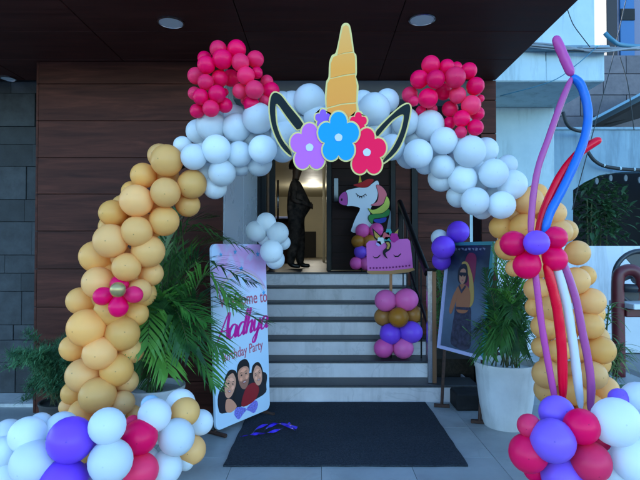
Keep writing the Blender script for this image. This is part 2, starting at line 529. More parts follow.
# door wall
dw = MB()
dw.box(XL + .006, -.80, YD, YD + .12, LAND, 3.5)
dw.box(-.80, .97, YD, YD + .12, 3.27, 3.5)
dwo = dw.build('door_wall', DARK, bld)
wallR = MB().box(.98, 2.04, YD + .02, YD + .14, 0, 3.5).build('timber_wall', DARK, bld)
zsR = [0.004, .30, .63, .95, 1.28, 1.61, 1.94, 2.27, 2.60, 2.93, 3.26, 3.5]
planks(wallR, 1.03, 1.24, YD, zsR)
planks(wallR, 1.335, 2.045, YD, zsR)
MB().bbox(1.245, 1.33, YD - .03, YD + .02, 0, 3.5, .004).build('black_post', BLACKM, wallR)
fr = MB()
fr.bbox(-.80, -.735, YD - .02, YD + .10, LAND + .001, 3.27, .004)
fr.bbox(.09, .15, YD - .02, YD + .10, LAND + .001, 3.21, .004)
fr.bbox(.96, 1.028, YD - .02, YD + .10, LAND + .001, 3.27, .004)
fr.bbox(-.734, .959, YD - .02, YD + .10, 3.211, 3.27, .004)
fro = fr.build('door_frame', BLACKM, bld)
# closed leaf on the right: stacked dark boards
leafR = MB().box(.151, .959, YD + .03, YD + .06, LAND + .01, 3.20).build('door_leaf', BLACKM, bld)
zz = LAND + .02
while zz < 3.15:
    MB().bbox(.16, .95, YD + .012, YD + .03, zz, min(zz + .226, 3.195), .003).build('board', DOORWOOD, leafR)
    zz += .23
MB().bbox(.19, .25, YD + .004, YD + .012, 2.1, 2.42, .002).build('vision_pane', plain('dark_glass', (.03, .033, .04, 1), .08), leafR)
# open leaf on the left, swung inwards
WARM = plain('warm_timber', (.20, .085, .03, 1), .45, 0, .5, .25, 10)
leafL = MB().bbox(-.73, -.69, YD + .11, YD + .95, LAND + .01, 3.20, .003).build('door_leaf', WARM, bld)
MB().tube([(-.64, YD + .8, LAND + .75), (-.64, YD + .8, LAND + 1.35)], .014, 8).build('handle', STEEL, leafL, smooth=True)
MB().bbox(-.70, -.62, YD + .1, YD + .109, LAND + .012, 3.2, .002).build('edge_strip', BLACKM, leafL)
# unseen storeys above the canopy, added tall to shade the forecourt
MB().box(-14, XR - .01, YS + .1, 16, ZS + .62, 17).build('unseen_shade_storeys', plain('unseen_storeys_grey', (.3, .3, .3, 1), .8), bld)
# lobby inside
LOB = plain('lobby_wall', (.42, .38, .27, 1), .6, 0, .5, .06, 2)
LOBC = plain('lobby_ceiling', (.46, .42, .30, 1), .6, 0, .5, .05, 2)
LOBF = plain('lobby_floor', (.10, .085, .065, 1), .45, 0, .5, .1, 2)
MB().box(-2.37, 1.92, YD + 1.0, 20.0, LAND - .05, LAND - .002).build('lobby_floor', LOBF, bld)
MB().box(-2.4, 2.02, YD + .15, 20.2, 3.52, 3.6).build('lobby_ceiling', LOBC, bld)
MB().box(-2.5, -2.38, YD + .13, 20.2, LAND - .05, 3.6).build('lobby_wall', LOB, bld)
MB().box(1.93, 2.03, YD + .15, 20.2, 0, 3.519).build('lobby_wall', LOB, bld)
MB().box(-2.37, 1.92, 20, 20.2, LAND - .05, 3.518).build('lobby_wall', LOB, bld)
MB().bbox(-.9, -.15, 19.9, 19.99, LAND, LAND + 1.0, .01).build('inner_doorway', DARK, bld)
MB().bbox(.06, .12, 12.0, 12.2, LAND, 3.518, .01).build('lobby_pillar', plain('lobby_pillar', (.45, .42, .32, 1), .5), bld)
MB().bbox(-2.3, -.65, 11.0, 11.4, LAND, LAND + .95, .01).build('reception_counter', DOORWOOD, bld)
MB().bbox(-2.3, -.6, 10.95, 11.45, LAND + .951, LAND + 1.0, .01).build('counter_top', plain('counter_top', (.2, .25, .5, 1), .3), bld)

# lobby lamps (lit)
EM, nt, b = mat_new('lit_lamp')
b.inputs['Emission Color'].default_value = (1, .93, .7, 1); b.inputs['Emission Strength'].default_value = 5
for i, (x, y) in enumerate(((-.22, 16.5), (-.9, 10.5))):
    o = MB().lathe([(.16, 3.49), (.16, 3.519)], (x, y, 0), 20).build('lobby_lamp', EM, smooth=False)
    tag(o, ['lit round ceiling lamp deep inside the lobby', 'lit round ceiling lamp over the lobby counter by the open door'][i], 'ceiling lamp')
    ld = bpy.data.lights.new('lobby_light', 'POINT'); ld.energy = 12 if i == 0 else 4; ld.color = (1, .96, .84); ld.shadow_soft_size = .12
    lo = bpy.data.objects.new('lobby_light', ld); lo.location = (x, y, 3.1); C.objects.link(lo)

# downlights in the soffit (unlit)
for (px, py, dia, lab) in ((171, 20, .195, 'round pale downlight in soffit above the left red balloon loop'), (422, 17, .195, 'round pale downlight in soffit above the right red balloon loop'), (8, 77, .15, 'small round pale downlight in soffit by the slate wall')):
    Y = (ZS - H) * F / (250 - py)
    p = P(px, py, Y)
    t = thing('soffit_downlight', lab, 'downlight', (p.x, p.y, ZS), 'downlights in the canopy soffit')
    MB().lathe([(dia / 2 - .012, ZS - .008), (dia / 2 - .012, ZS + .001)], (p.x, p.y, 0), 28).build('diffuser', LAMPM, t)
    MB().lathe([(dia / 2 - .0115, ZS - .004), (dia / 2 - .009, ZS - .012), (dia / 2, ZS - .009), (dia / 2, ZS + .001), (dia / 2 - .0115, ZS + .001)], (p.x, p.y, 0), 28, close=False).build('rim', STEEL, t, smooth=True, angle=40)

# ------------------------------------------------------------------ handrail
hr = thing('handrail', 'black stair handrail with polished steel newel post beside the steps', 'handrail', (1.03, 4.97, RISE))
MB().tube([(1.045, 5.0, 1.21), (1.03, 6.62, 2.06)], .034, 10).build('rail', BLACKM, hr, smooth=True, angle=40)
MB().tube([(1.075, 5.0, 1.14), (1.06, 6.62, 1.98)], .02, 8).build('rail', plain('steel_dark', (.1, .1, .11, 1), .2, .9), hr, smooth=True, angle=40)
MB().tube([(1.045, 5.02, .72), (1.03, 6.62, 1.58)], .016, 8).build('rail', BLACKM, hr, smooth=True, angle=40)
MB().bbox(1.03, 1.075, 4.93, 4.99, RISE, 1.24, .004).build('newel_post', STEEL, hr)
MB().bbox(1.078, 1.115, 4.935, 4.985, RISE, 1.235, .004).build('newel_post', plain('brown_steel', (.22, .11, .06, 1), .3, .5), hr)
MB().bbox(1.02, 1.12, 4.915, 5.005, 1.241, 1.262, .004).build('post_cap', BLACKM, hr)
MB().bbox(1.01, 1.06, 6.60, 6.65, LAND, 2.05, .003).build('post', BLACKM, hr)
for k in (2, 3, 4, 5, 6):
    y = D1 + (k - .5) * GO
    MB().tube([(1.04, y, k * RISE), (1.04, y, 1.21 + (y - 5.0) / 1.62 * .85)], .009, 6).build('baluster', BLACKM, hr)

# ------------------------------------------------------------------ mat
a, b2, c2, d2 = G(223, 466), G(466, 461.5), G(425, 401.5), G(254, 401.5)
a.y = b2.y = 3.44; c2.y = d2.y = 4.855
MATM = plain('coir_mat', (.016, .023, .033, 1), .95, 0, .2, .5, 60, .9, 180)
nt = MATM.node_tree; b = nt.nodes['Principled BSDF']
src = b.inputs['Base Color'].links[0].from_socket
tc = N(nt, 'ShaderNodeTexCoord')
nd = N(nt, 'ShaderNodeTexNoise', i_Scale=2.2, i_Detail=8.0, i_Roughness=.7); nt.links.new(tc.outputs['Object'], nd.inputs['Vector'])
ns = N(nt, 'ShaderNodeTexNoise', i_Scale=260.0, i_Detail=2.0); nt.links.new(tc.outputs['Object'], ns.inputs['Vector'])
dm = N(nt, 'ShaderNodeMath', operation='MULTIPLY')
nt.links.new(ramp(nt, nd.outputs[0], [(.35, (.15, .15, .15, 1)), (.7, (1, 1, 1, 1))]), dm.inputs[0]); nt.links.new(ramp(nt, ns.outputs[0], [(.52, (0, 0, 0, 1)), (.70, (1, 1, 1, 1))]), dm.inputs[1])
mx = N(nt, 'ShaderNodeMixRGB'); mx.inputs['Color2'].default_value = (.09, .095, .10, 1)
nt.links.new(dm.outputs[0], mx.inputs[0]); nt.links.new(src, mx.inputs['Color1']); nt.links.new(mx.outputs[0], b.inputs['Base Color'])
edge = []
for p0, p1 in ((a, b2), (b2, c2), (c2, d2), (d2, a)):
    for k in range(14):
        q = p0.lerp(p1, k / 14)
        edge.append(Vector((q.x + random.uniform(-.004, .004), q.y + random.uniform(-.004, .004), .003)))
mm_ = MB().prism(edge, Vector((0, 0, .011)))
mo = mm_.build('door_mat', MATM)
tag(mo, 'large dark navy doormat at the foot of the steps', 'doormat')
# violet ribbon
RIB = plain('violet_ribbon', (.06, .03, .55, 1), .25)
def ribbon_strip(mb, pts, w):
    pts = spline(pts, 5)
    L, Rr = [], []
    for i, p in enumerate(pts):
        t = (pts[min(i + 1, len(pts) - 1)] - pts[max(i - 1, 0)]).normalized()
        s = t.cross(Vector((0, 0, 1))).normalized() * w / 2
        tw = math.sin(i * .7) * .008
        L.append(p + s + Vector((0, 0, tw))); Rr.append(p - s + Vector((0, 0, -tw)))
    n = len(pts)
    mb.add(L + Rr, [(i, i + 1, n + i + 1, n + i) for i in range(n - 1)])
rb = MB()
z0 = .026
for pl in ([(240, 436), (252, 434), (262, 432), (270, 425), (283, 423), (297, 428)], [(252, 434), (258, 428), (270, 423), (285, 424), (296, 430)], [(256, 434), (270, 431), (282, 427), (290, 422)]):
    ribbon_strip(rb, [G(x, y, z0) + Vector((0, 0, random.uniform(0, .012))) for x, y in pl], .016)
    z0 += .006
tag(rb.build('ribbon', RIB, smooth=True), 'shiny violet ribbon scraps lying on the doormat', 'ribbon')

# ------------------------------------------------------------------ balloons
def balloon_mesh(name, mat):
    prof = []
    n = 15
    for i in range(n + 1):
        t = i / n
        th = math.pi * t
        z = -math.cos(th)
        r = math.sin(th)
        if z < 0:                      # taper to the neck
            k = -z
            z = -k * (1.0 + .16 * k ** 3)
            r *= 1 - .10 * k ** 2
        prof.append((max(r, .001), z))
    prof[0] = (.035, -1.16)
    prof = [(.002, -1.30), (.07, -1.29), (.05, -1.22)] + prof
    me = bpy.data.meshes.new(name)
    mb = MB().lathe(prof, n=24)
    me.from_pydata(mb.v, [], mb.f)
    me.materials.append(mat)
    me.polygons.foreach_set('use_smooth', [True] * len(mb.f))
    return me
BM = {}
def balloon(parent, p, d, mat, core=None, name='balloon', squash=None):
    if mat.name not in BM: BM[mat.name] = balloon_mesh('balloon_' + mat.name, mat)
    o = bpy.data.objects.new(name, BM[mat.name])
    ax = (p - core) if core is not None else Vector((random.uniform(-1, 1), -1.0, random.uniform(-.7, .7)))
    if ax.length < 1e-4: ax = Vector((0, -1, 0))
    ax = ax.normalized() + Vector((random.uniform(-.22, .22), random.uniform(-.1, .1), random.uniform(-.22, .22)))
    q = ax.to_track_quat('Z', 'Y')
    el = squash if squash else random.uniform(1.0, 1.07)
    r = d / 2
    Mx = Matrix.Translation(p) @ q.to_matrix().to_4x4() @ Matrix.Diagonal((r * random.uniform(.985, 1.015), r, r * el, 1))
    return link(o, parent, False, Mx)

GROW = 1.01
LAY = {'f': -.075, 'm': 0.0, 'b': .10}
def zoomlist(origin, scale, Y0, items, mat):
    out = []
    for it in items:
        x, y = origin[0] + it[0] / scale, origin[1] + it[1] / scale
        Yb = Y0(x, y) if callable(Y0) else Y0
        Y = Yb + LAY[it[3]]
        out.append([P(x, y, Y), GROW * it[2] / scale * Y / F, it[4] if len(it) > 4 else mat, Yb])
    return out
def place(parent, lst, back=.16, rad=.30):
    for p, d, mt, Yb in lst:
        near = [q[0] for q in lst if (q[0] - p).length < rad]
        core = sum(near, Vector((0, 0, 0))) / len(near)
        core.y = max(core.y, p.y) + back
        balloon(parent, p, d, mt, core)

S = 640 / 120
AY = 3.45
arch = []
arch += zoomlist((90, 140), S, AY, [(410, 110, 172, 'f'), (375, 85, 130, 'b'), (285, 190, 135, 'm'), (403, 280, 160, 'f'), (545, 235, 155, 'm'), (522, 345, 130, 'b'), (248, 325, 172, 'f'), (225, 275, 110, 'b'), (122, 390, 140, 'm'), (395, 432, 160, 'm'), (250, 488, 165, 'f'), (330, 330, 120, 'b')], B_YEL)
arch += zoomlist((60, 210), S, AY, [(270, 165, 182, 'f'), (195, 250, 170, 'b'), (470, 220, 175, 'm'), (355, 305, 152, 'f'), (485, 340, 130, 'b'), (205, 388, 170, 'm'), (425, 430, 125, 'm'), (330, 250, 120, 'b')], B_YEL)
arch += zoomlist((50, 280), S, AY, [(165, 112, 145, 'b'), (320, 165, 165, 'm'), (460, 180, 130, 'b'), (195, 255, 197, 'f'), (385, 285, 182, 'm'), (125, 362, 140, 'b'), (265, 390, 174, 'f'), (430, 375, 140, 'b'), (290, 300, 120, 'b')], B_YEL)
arch += zoomlist((50, 350), S, AY, [(177, 135, 178, 'm'), (355, 105, 172, 'm'), (405, 165, 128, 'b'), (255, 243, 190, 'f'), (125, 230, 125, 'b'), (388, 280, 125, 'm'), (100, 302, 95, 'b'), (172, 335, 140, 'm'), (445, 335, 80, 'b'), (265, 150, 120, 'b'), (300, 420, 180, 'm'), (150, 440, 170, 'm'), (400, 430, 150, 'b'), (240, 540, 170, 'm'), (130, 560, 160, 'b'), (370, 560, 160, 'b')], B_YEL)
arch += zoomlist((170, 80), S, AY - .02, [(68, 348, 95, 'b'), (127, 410, 140, 'f'), (150, 275, 130, 'b'), (220, 245, 162, 'm'), (248, 370, 157, 'f'), (345, 192, 118, 'b'), (355, 255, 155, 'm'), (470, 205, 165, 'f'), (370, 395, 138, 'm'), (495, 370, 152, 'f'), (600, 125, 125, 'b'), (612, 285, 150, 'm'), (600, 375, 130, 'b'), (300, 320, 120, 'b'), (430, 300, 120, 'b'), (540, 290, 130, 'b')], B_WHITE)
arch += zoomlist((170, 130), S, AY - .02, [(278, 227, 146, 'm'), (240, 305, 126, 'b'), (375, 190, 112, 'b'), (475, 178, 138, 'b'), (600, 110, 110, 'b'), (190, 230, 110, 'b')], B_WHITE)
arch += zoomlist((260, 10), 2.825, AY, [(140, 255, 92, 'm'), (92, 270, 80, 'b'), (160, 305, 75, 'm'), (65, 310, 80, 'm'), (110, 340, 85, 'b'), (205, 290, 95, 'b'), (225, 340, 95, 'b'), (170, 375, 80, 'b'), (290, 262, 70, 'b'), (280, 330, 90, 'b')], B_WHITE)
arch += zoomlist((345, 75), S, AY - .02, [(225, 137, 126, 'b'), (155, 182, 172, 'm'), (92, 145, 90, 'b'), (322, 250, 148, 'm'), (449, 270, 160, 'm'), (527, 351, 145, 'f'), (390, 420, 157, 'f'), (250, 385, 140, 'm'), (380, 340, 120, 'b'), (180, 300, 140, 'b')], B_WHITE)
arch += zoomlist((410, 130), S, AY - .02, [(318, 115, 172, 'f'), (400, 110, 138, 'b'), (172, 195, 132, 'm'), (165, 258, 140, 'b'), (80, 185, 105, 'b'), (445, 231, 156, 'f'), (518, 187, 108, 'b'), (545, 292, 158, 'm'), (280, 262, 152, 'm'), (258, 350, 128, 'b'), (347, 380, 150, 'f'), (487, 400, 148, 'f'), (385, 420, 112, 'b'), (372, 285, 100, 'b'), (240, 180, 110, 'b')], B_WHITE)
arch += zoomlist((490, 170), S, AY + .02, [(207, 168, 155, 'm'), (250, 128, 112, 'b'), (58, 305, 125, 'b'), (180, 305, 148, 'm'), (343, 230, 122, 'm'), (368, 330, 135, 'm'), (405, 325, 118, 'b'), (465, 442, 132, 'm'), (290, 250, 130, 'b')], B_YEL)
arch += zoomlist((500, 240), S, AY + .02, [(402, 218, 145, 'm'), (455, 192, 108, 'b'), (488, 328, 142, 'm'), (478, 455, 142, 'm'), (195, 262, 132, 'b'), (190, 358, 108, 'b'), (265, 368, 138, 'm'), (228, 462, 122, 'm'), (75, 150, 90, 'b'), (200, 130, 150, 'b'), (330, 290, 130, 'b'), (350, 420, 130, 'b')], B_YEL)
arch += zoomlist((510, 320), S, AY + .02, [(485, 160, 148, 'm'), (172, 143, 112, 'b'), (262, 163, 122, 'm'), (195, 288, 150, 'm'), (438, 295, 148, 'f'), (200, 372, 140, 'b'), (505, 370, 140, 'b'), (340, 375, 155, 'm'), (365, 165, 125, 'b'), (300, 60, 120, 'b'), (330, 280, 120, 'b'), (250, 470, 150, 'm'), (430, 470, 150, 'm'), (340, 560, 160, 'm'), (220, 590, 150, 'b'), (460, 590, 150, 'b')], B_YEL)
fill = []
for i in range(len(arch)):
    for k in range(i):
        pa_, pb_ = arch[i][0], arch[k][0]
        if (pa_ - pb_).length > .30 or arch[i][2] != arch[k][2]: continue
        c0 = (pa_ + pb_) / 2
        c0 = c0 * (AY + .13) / c0.y + Vector((0, 0, H)) * (1 - (AY + .13) / c0.y)
        if any((q[0] - c0).length < .125 for q in arch + fill): continue
        fill.append([c0, .178, arch[i][2], AY])
fill = fill[:130]
arch += fill
at = thing('balloon_arch', 'big balloon arch of cream-yellow columns and a white balloon crown', 'balloon arch', (0, AY + .05, 0))
place(at, arch)
apts = [(100, 458), (100, 415), (95, 360), (105, 290), (135, 220), (170, 175), (225, 150), (300, 125), (340, 122), (400, 125), (450, 155), (500, 190), (545, 230), (560, 290), (565, 350), (568, 400), (568, 458)]
MB().tube(spline([P(x, y, AY + .13) for x, y in apts], 4), .012, 6).build('support_pole', BLACKM, at, smooth=True)

# coral-red loops standing on the arch
def loop(origin, items, label, mirror):
    l = zoomlist(origin, S, 3.32, items, B_RED)
    for q in l: q[1] *= 1.05
    c = sum((q[0] for q in l), Vector((0, 0, 0))) / len(l)
    t = thing('balloon_loop', label, 'balloon loop', (c.x, 3.35, min(q[0].z for q in l) - .05))
    place(t, l, .12, .2)
loop((180, 35), [(205, 78, 88, 'm'), (302, 78, 95, 'm'), (132, 125, 72, 'b'), (140, 160, 90, 'f'), (227, 130, 100, 'f'), (322, 147, 92, 'f'), (402, 130, 86, 'm'), (85, 218, 86, 'b'), (137, 252, 82, 'f'), (213, 232, 86, 'm'), (272, 230, 86, 'b'), (351, 217, 92, 'f'), (410, 202, 60, 'm'), (463, 248, 66, 'b'), (78, 312, 68, 'b'), (111, 330, 82, 'f'), (198, 315, 90, 'f'), (238, 305, 40, 'b'), (320, 300, 78, 'm'), (397, 292, 95, 'f'), (485, 297, 86, 'b'), (92, 405, 74, 'm'), (165, 392, 86, 'f'), (240, 375, 76, 'm'), (382, 372, 82, 'm'), (452, 350, 56, 'b'), (350, 350, 50, 'b')], 'coral-red loop of small balloons over the yellow column beside the banner', 1)
loop((390, 45), [(217, 107, 95, 'm'), (303, 117, 78, 'm'), (355, 120, 58, 'b'), (420, 138, 82, 'm'), (157, 184, 93, 'm'), (243, 183, 93, 'f'), (347, 173, 106, 'f'), (455, 220, 90, 'm'), (482, 222, 42, 'b'), (106, 266, 82, 'b'), (126, 300, 52, 'f'), (203, 284, 99, 'm'), (285, 250, 84, 'b'), (360, 267, 87, 'm'), (482, 286, 40, 'b'), (432, 321, 99, 'm'), (465, 366, 72, 'b'), (320, 342, 82, 'b'), (382, 393, 86, 'm'), (455, 440, 82, 'm'), (317, 416, 64, 'b'), (377, 465, 62, 'm'), (165, 352, 54, 'b'), (225, 342, 54, 'b')], 'coral-red loop of small balloons over the framed poster side of the arch', -1)

# garlands at the feet of the arch
def yl(x, y): return 2.80 if x < 115 else 2.80 + (x - 115) / 90 * .5
gl = zoomlist((0, 390), S, yl, [(45, 228, 142, 'b'), (150, 240, 188, 'm'), (215, 185, 124, 'b'), (178, 385, 225, 'f'), (10, 330, 155, 'm'), (30, 455, 160, 'm'), (332, 205, 172, 'b'), (378, 266, 238, 'f', B_VIO), (470, 250, 145, 'b', B_VIO), (340, 490, 240, 'f', B_VIO), (470, 450, 120, 'b', B_VIO), (572, 192, 190, 'f'), (590, 378, 226, 'f')], B_WHITE)
gl += zoomlist((100, 390), S, yl, [(175, 175, 80, 'b', B_PINK), (213, 250, 182, 'm', B_PINK), (217, 428, 184, 'm', B_PINK), (292, 135, 174, 'm'), (430, 72, 152, 'b'), (270, 78, 100, 'b', B_LBLUE), (454, 117, 152, 'm', B_YEL), (408, 250, 192, 'f'), (537, 172, 132, 'b'), (488, 318, 152, 'b', B_YEL), (350, 412, 172, 'm'), (455, 382, 92, 'b'), (262, 360, 95, 'b')], B_WHITE)
gl += zoomlist((0, 390), S, yl, [(100, 600, 200, 'm'), (330, 650, 200, 'm'), (520, 600, 200, 'm')], B_WHITE)
t = thing('balloon_garland', 'floor garland of white, violet and pink balloons under the yellow column by the palm', 'balloon garland', (-1.3, 2.9, 0))
place(t, gl)
for k in range(7):       # lower row resting on the floor
    x = -2.2 + k * .165
    balloon(t, Vector((x, 2.92 + max(0, k - 7) * .15 + random.uniform(-.08, .08), .105)), .21, random.choice([B_WHITE, B_WHITE, B_PINK, B_VIO]))
def yr(x, y): return 2.78
gr = zoomlist((520, 390), S, yr, [(195, 122, 180, 'b', B_VIO), (175, 270, 226, 'f', B_VIO), (228, 455, 222, 'm', B_VIO), (48, 190, 122, 'm', B_PINK), (45, 335, 202, 'm', B_PINK), (80, 425, 120, 'b', B_PINK), (328, 195, 184, 'f', B_PINK), (378, 381, 204, 'f', B_PINK), (425, 270, 110, 'b', B_PINK), (509, 170, 250, 'f'), (612, 372, 236, 'f'), (630, 50, 180, 'b'), (500, 445, 160, 'm'), (650, 230, 90, 'b', B_VIO), (528, 48, 110, 'b', B_VIO), (690, 200, 170, 'm'), (760, 330, 180, 'm'), (740, 120, 170, 'b')], B_WHITE)
t = thing('balloon_garland', 'floor garland of violet, crimson and white balloons under the column with long balloons', 'balloon garland', (1.5, 2.85, 0))
place(t, gr)
for k in range(6):
    balloon(t, Vector((1.28 + k * .17, 2.86 + random.uniform(-.08, .08), .105)), .21, random.choice([B_WHITE, B_PINK, B_VIO]))

# flower on the left column
lf = zoomlist((50, 280), S, AY - .16, [(282, 86, 96, 'm', B_HOT), (365, 143, 102, 'm', B_HOT), (447, 78, 90, 'm', B_HOT), (370, 22, 96, 'b', B_HOT)], B_HOT)
t = thing('balloon_flower', 'small hot-pink balloon flower with gold centre on the yellow column', 'balloon flower', P(118, 290, AY - .12))
cflo = P(118, 290, AY - .16)
for p, d, mt, yb in lf: balloon(t, p, d, mt, cflo, 'petal', 1.08)
balloon(t, P(117.9, 289.7, AY - .25), 82 / S * (AY - .25) / F, CHROME_GOLD, None, 'flower_centre')
# flower with long balloon stems on the right column
FY = 3.12
t = thing('balloon_flower', 'large crimson balloon flower with violet centre and long twisting balloon stems', 'balloon flower', P(536, 245, FY))
cflo = P(536, 242, FY + .02)
for (x, y, d) in ((513.4, 243.5, 25.5), (554.7, 238, 23.5), (527, 265, 27), (554.8, 258.8, 24)):
    balloon(t, P(x, y, FY), d * FY / F, B_PINK, cflo, 'petal', 1.05)
balloon(t, P(536.5, 242.7, FY - .1), 25 * (FY - .1) / F, B_VIO, P(536, 242, FY + .1), 'flower_centre', 1.0)
def longb(pts, wpx, mat, Y, name='long_balloon'):
    pp = spline([P(x, y, Y + (q[2] if len(q) > 2 else 0)) for q in pts for x, y in [q[:2]]], 7)
    n = len(pp)
    r = wpx / 2 * .92 * Y / F
    rad = []
    for i in range(n):
        e = min(i, n - 1 - i)
        rad.append(r * (.28, .62, .82, .92, .97, 1)[min(e, 5)] * (1 + .02 * math.sin(i * 1.1)))
    MB().tube(pp, rad, 12).build(name, mat, t, smooth=True)
longb([(555, 36), (560, 48), (566, 62), (572, 76)], 10.5, B_MAUVE, FY)
longb([(572, 77), (561, 103), (549, 137), (539, 165), (534, 190), (531.5, 215), (530.5, 238)], 7.2, B_MAUVE, FY)
longb([(571, 76), (580, 84), (586, 100), (588, 118), (584, 140), (574, 165), (561, 192), (550, 213), (544, 234)], 9.5, B_BLUE, FY + .005)
longb([(601, 139), (590, 145), (576, 156), (563, 172), (553, 190), (544, 211), (537, 238)], 9.5, B_STRED, FY + .045)
longb([(534, 262), (537, 287), (541, 320), (545.5, 348), (551, 378), (555.5, 402)], 7.2, B_MAUVE, FY)
longb([(546, 262), (551, 282), (556.5, 305), (560, 330), (562, 355), (563, 402)], 10.5, B_STRED, FY)
longb([(556, 264), (562, 285), (567, 305), (571, 330), (575, 358), (581, 410)], 9.5, B_WHITE, FY + .01)
longb([(561, 258), (569, 278), (576, 300), (582, 330), (588, 360), (591, 385), (590, 412)], 8.4, B_MAUVE, FY + .01)

# clusters on banner and poster
cl = zoomlist((130, 210), 4, 4.42, [(505, 85, 84, 'm'), (545, 50, 78, 'm'), (590, 92, 88, 'm'), (566, 165, 92, 'f'), (580, 197, 78, 'm'), (612, 130, 60, 'b'), (548, 110, 80, 'b')], B_WHITE)
t = thing('balloon_cluster', 'white balloon cluster tied to the corner of the birthday banner', 'balloon cluster', P(268, 260, 4.45)); place(t, cl, .1)
cl = zoomlist((400, 220), 4, 4.70, [(232, 48, 88, 'm', B_VIO), (173, 110, 94, 'f', B_VIO), (166, 162, 76, 'b', B_VIO), (158, 72, 68, 'b', B_WHITE)], B_VIO)
t = thing('balloon_cluster', 'violet and white balloon cluster tied to the framed poster', 'balloon cluster', P(446, 262, 4.7)); place(t, cl, .1)

# ------------------------------------------------------------------ flat printed boards
def flat(mb, pts, Y, th, sm=False, sub=5, mi=0):
    pp = [P(x, y, Y) for x, y in pts]
    for q in pp: q.y = Y
    if sm: pp = spline(pp, sub, True)
    mb.prism(pp, Vector((0, th, 0)), mi)
def offset(pts, d):
    """grow an outline (pixel space) by d"""
    n = len(pts)
    area = sum(pts[i][0] * pts[(i + 1) % n][1] - pts[(i + 1) % n][0] * pts[i][1] for i in range(n))
    sgn = 1 if area > 0 else -1
    out = []
    for i in range(n):
        a_, b_ = Vector(pts[i - 1]), Vector(pts[(i + 1) % n])
        t_ = (b_ - a_).normalized()
        out.append((pts[i][0] + sgn * t_.y * d, pts[i][1] - sgn * t_.x * d))
    return out

CREAM = plain('cream_edge', (.66, .50, .17, 1), .6)
def print_mat(name, col, rough=.45): return plain(name, col, rough, 0, .12)
HORNM, nt, b = mat_new('horn_print')
tc = N(nt, 'ShaderNodeTexCoord'); sx = N(nt, 'ShaderNodeSeparateXYZ'); nt.links.new(tc.outputs['Object'], sx.inputs[0])
mr = N(nt, 'ShaderNodeMapRange', i_From_Min=2.25, i_From_Max=2.85); nt.links.new(sx.outputs['Z'], mr.inputs[0])
nt.links.new(ramp(nt, mr.outputs[0], [(0, (.80, .24, .003, 1)), (.5, (.80, .27, .006, 1)), (1, (.76, .34, .06, 1))]), b.inputs['Base Color'])
b.inputs['Roughness'].default_value = .5
HY = 3.12
zc = lambda x, y: (260 + x / 2.825, 10 + y / 2.825)
hd = thing('unicorn_headdress_board', 'flat unicorn cutout with golden horn, black ears and three flowers on the arch', 'party cutout', (P(340, 160, HY).x, HY, P(340, 170, HY).z))
horn = [zc(*q) for q in [(234, 46), (243, 40), (251, 46), (258, 85), (263, 120), (269, 130), (270, 178), (268, 190), (275, 215), (272, 262), (276, 310), (188, 310), (190, 280), (187, 250), (190, 205), (197, 190), (199, 150), (206, 130), (217, 122), (226, 85)]]
mb = MB(); flat(mb, offset(horn, 1.3), HY, .008, True, 3); mb.build('horn_backing', CREAM, hd)
segs = [[(235, 47), (243, 42), (250, 47), (257, 85), (262, 117), (240, 120), (219, 126), (226, 85)],
        [(218, 128), (240, 123), (264, 121), (268, 132), (269, 178), (236, 183), (199, 192), (200, 152), (207, 133)],
        [(198, 195), (236, 187), (268, 182), (273, 214), (271, 260), (230, 264), (189, 275), (188, 250), (191, 207)],
        [(190, 279), (230, 268), (271, 264), (275, 309), (189, 309)]]
for s_ in segs:
    mb = MB(); flat(mb, [zc(*q) for q in s_], HY - .003, .0025); mb.build('horn_band', HORNM, hd)
EARB = print_mat('ear_black', (.003, .008, .010, 1))
for side in (0, 1):
    if side == 0:
        outer = [(88, 412), (60, 385), (38, 340), (28, 290), (30, 250), (40, 234), (58, 240), (80, 268), (122, 322), (108, 336)]
        inner = [(100, 332), (75, 300), (48, 264), (43, 285), (47, 325), (62, 365), (84, 396)]
    else:
        outer = [(348, 432), (385, 400), (408, 355), (422, 300), (424, 272), (414, 266), (385, 285), (330, 340), (332, 356)]
        inner = [(344, 344), (375, 310), (404, 294), (405, 315), (395, 350), (375, 390), (350, 422)]
    # a ring-like band: outer outline down one side and back along the inner one
    if side == 0: band = outer + inner
    else: band = outer + inner
    c_out = [zc(*q) for q in band]
    mb = MB(); flat(mb, offset(c_out, 1.5), HY + .012, .006, True, 3); mb.build('ear_backing', CREAM, hd)
    mb = MB(); flat(mb, c_out, HY + .008, .0035, True, 3); mb.build('ear', EARB, hd)
def flower(cx, cy, r, mat, Y, rot, centre=True, n=5):
    c0 = zc(cx, cy)
    rp = r / 2.825
    pts = []
    for k in range(n * 12):
        a_ = 2 * math.pi * k / (n * 12) + rot
        ph = (k % 12) / 12 * 2 - 1
        pa = abs(ph) * math.pi / n
        rr_ = rp * (.60 * math.cos(pa) + math.sqrt(max(0, .16 - (.60 * math.sin(pa)) ** 2)))
        pts.append((c0[0] + .90 * rr_ * math.sin(a_), c0[1] - 1.10 * rr_ * math.cos(a_)))
    mb = MB(); flat(mb, offset(pts, 1.7), Y + .003, .006); mb.build('flower_backing', CREAM, hd)
    mb = MB(); flat(mb, pts, Y, .0028); fl = mb.build('flower', mat, hd)
    if centre:
        pc = [(c0[0] + 4 * math.sin(2 * math.pi * k / 5), c0[1] - 4 * math.cos(2 * math.pi * k / 5)) for k in range(5)]
        mb = MB(); flat(mb, pc, Y - .003, .0028, True, 3); mb.build('flower_centre', print_mat('centre_lilac', (.55, .55, .80, 1)), hd)
R36 = math.pi / 5
PU, BL, CR = print_mat('petal_purple', (.52, .12, .60, 1)), print_mat('petal_blue', (.006, .27, .72, 1)), print_mat('petal_crimson', (.92, .001, .065, 1))
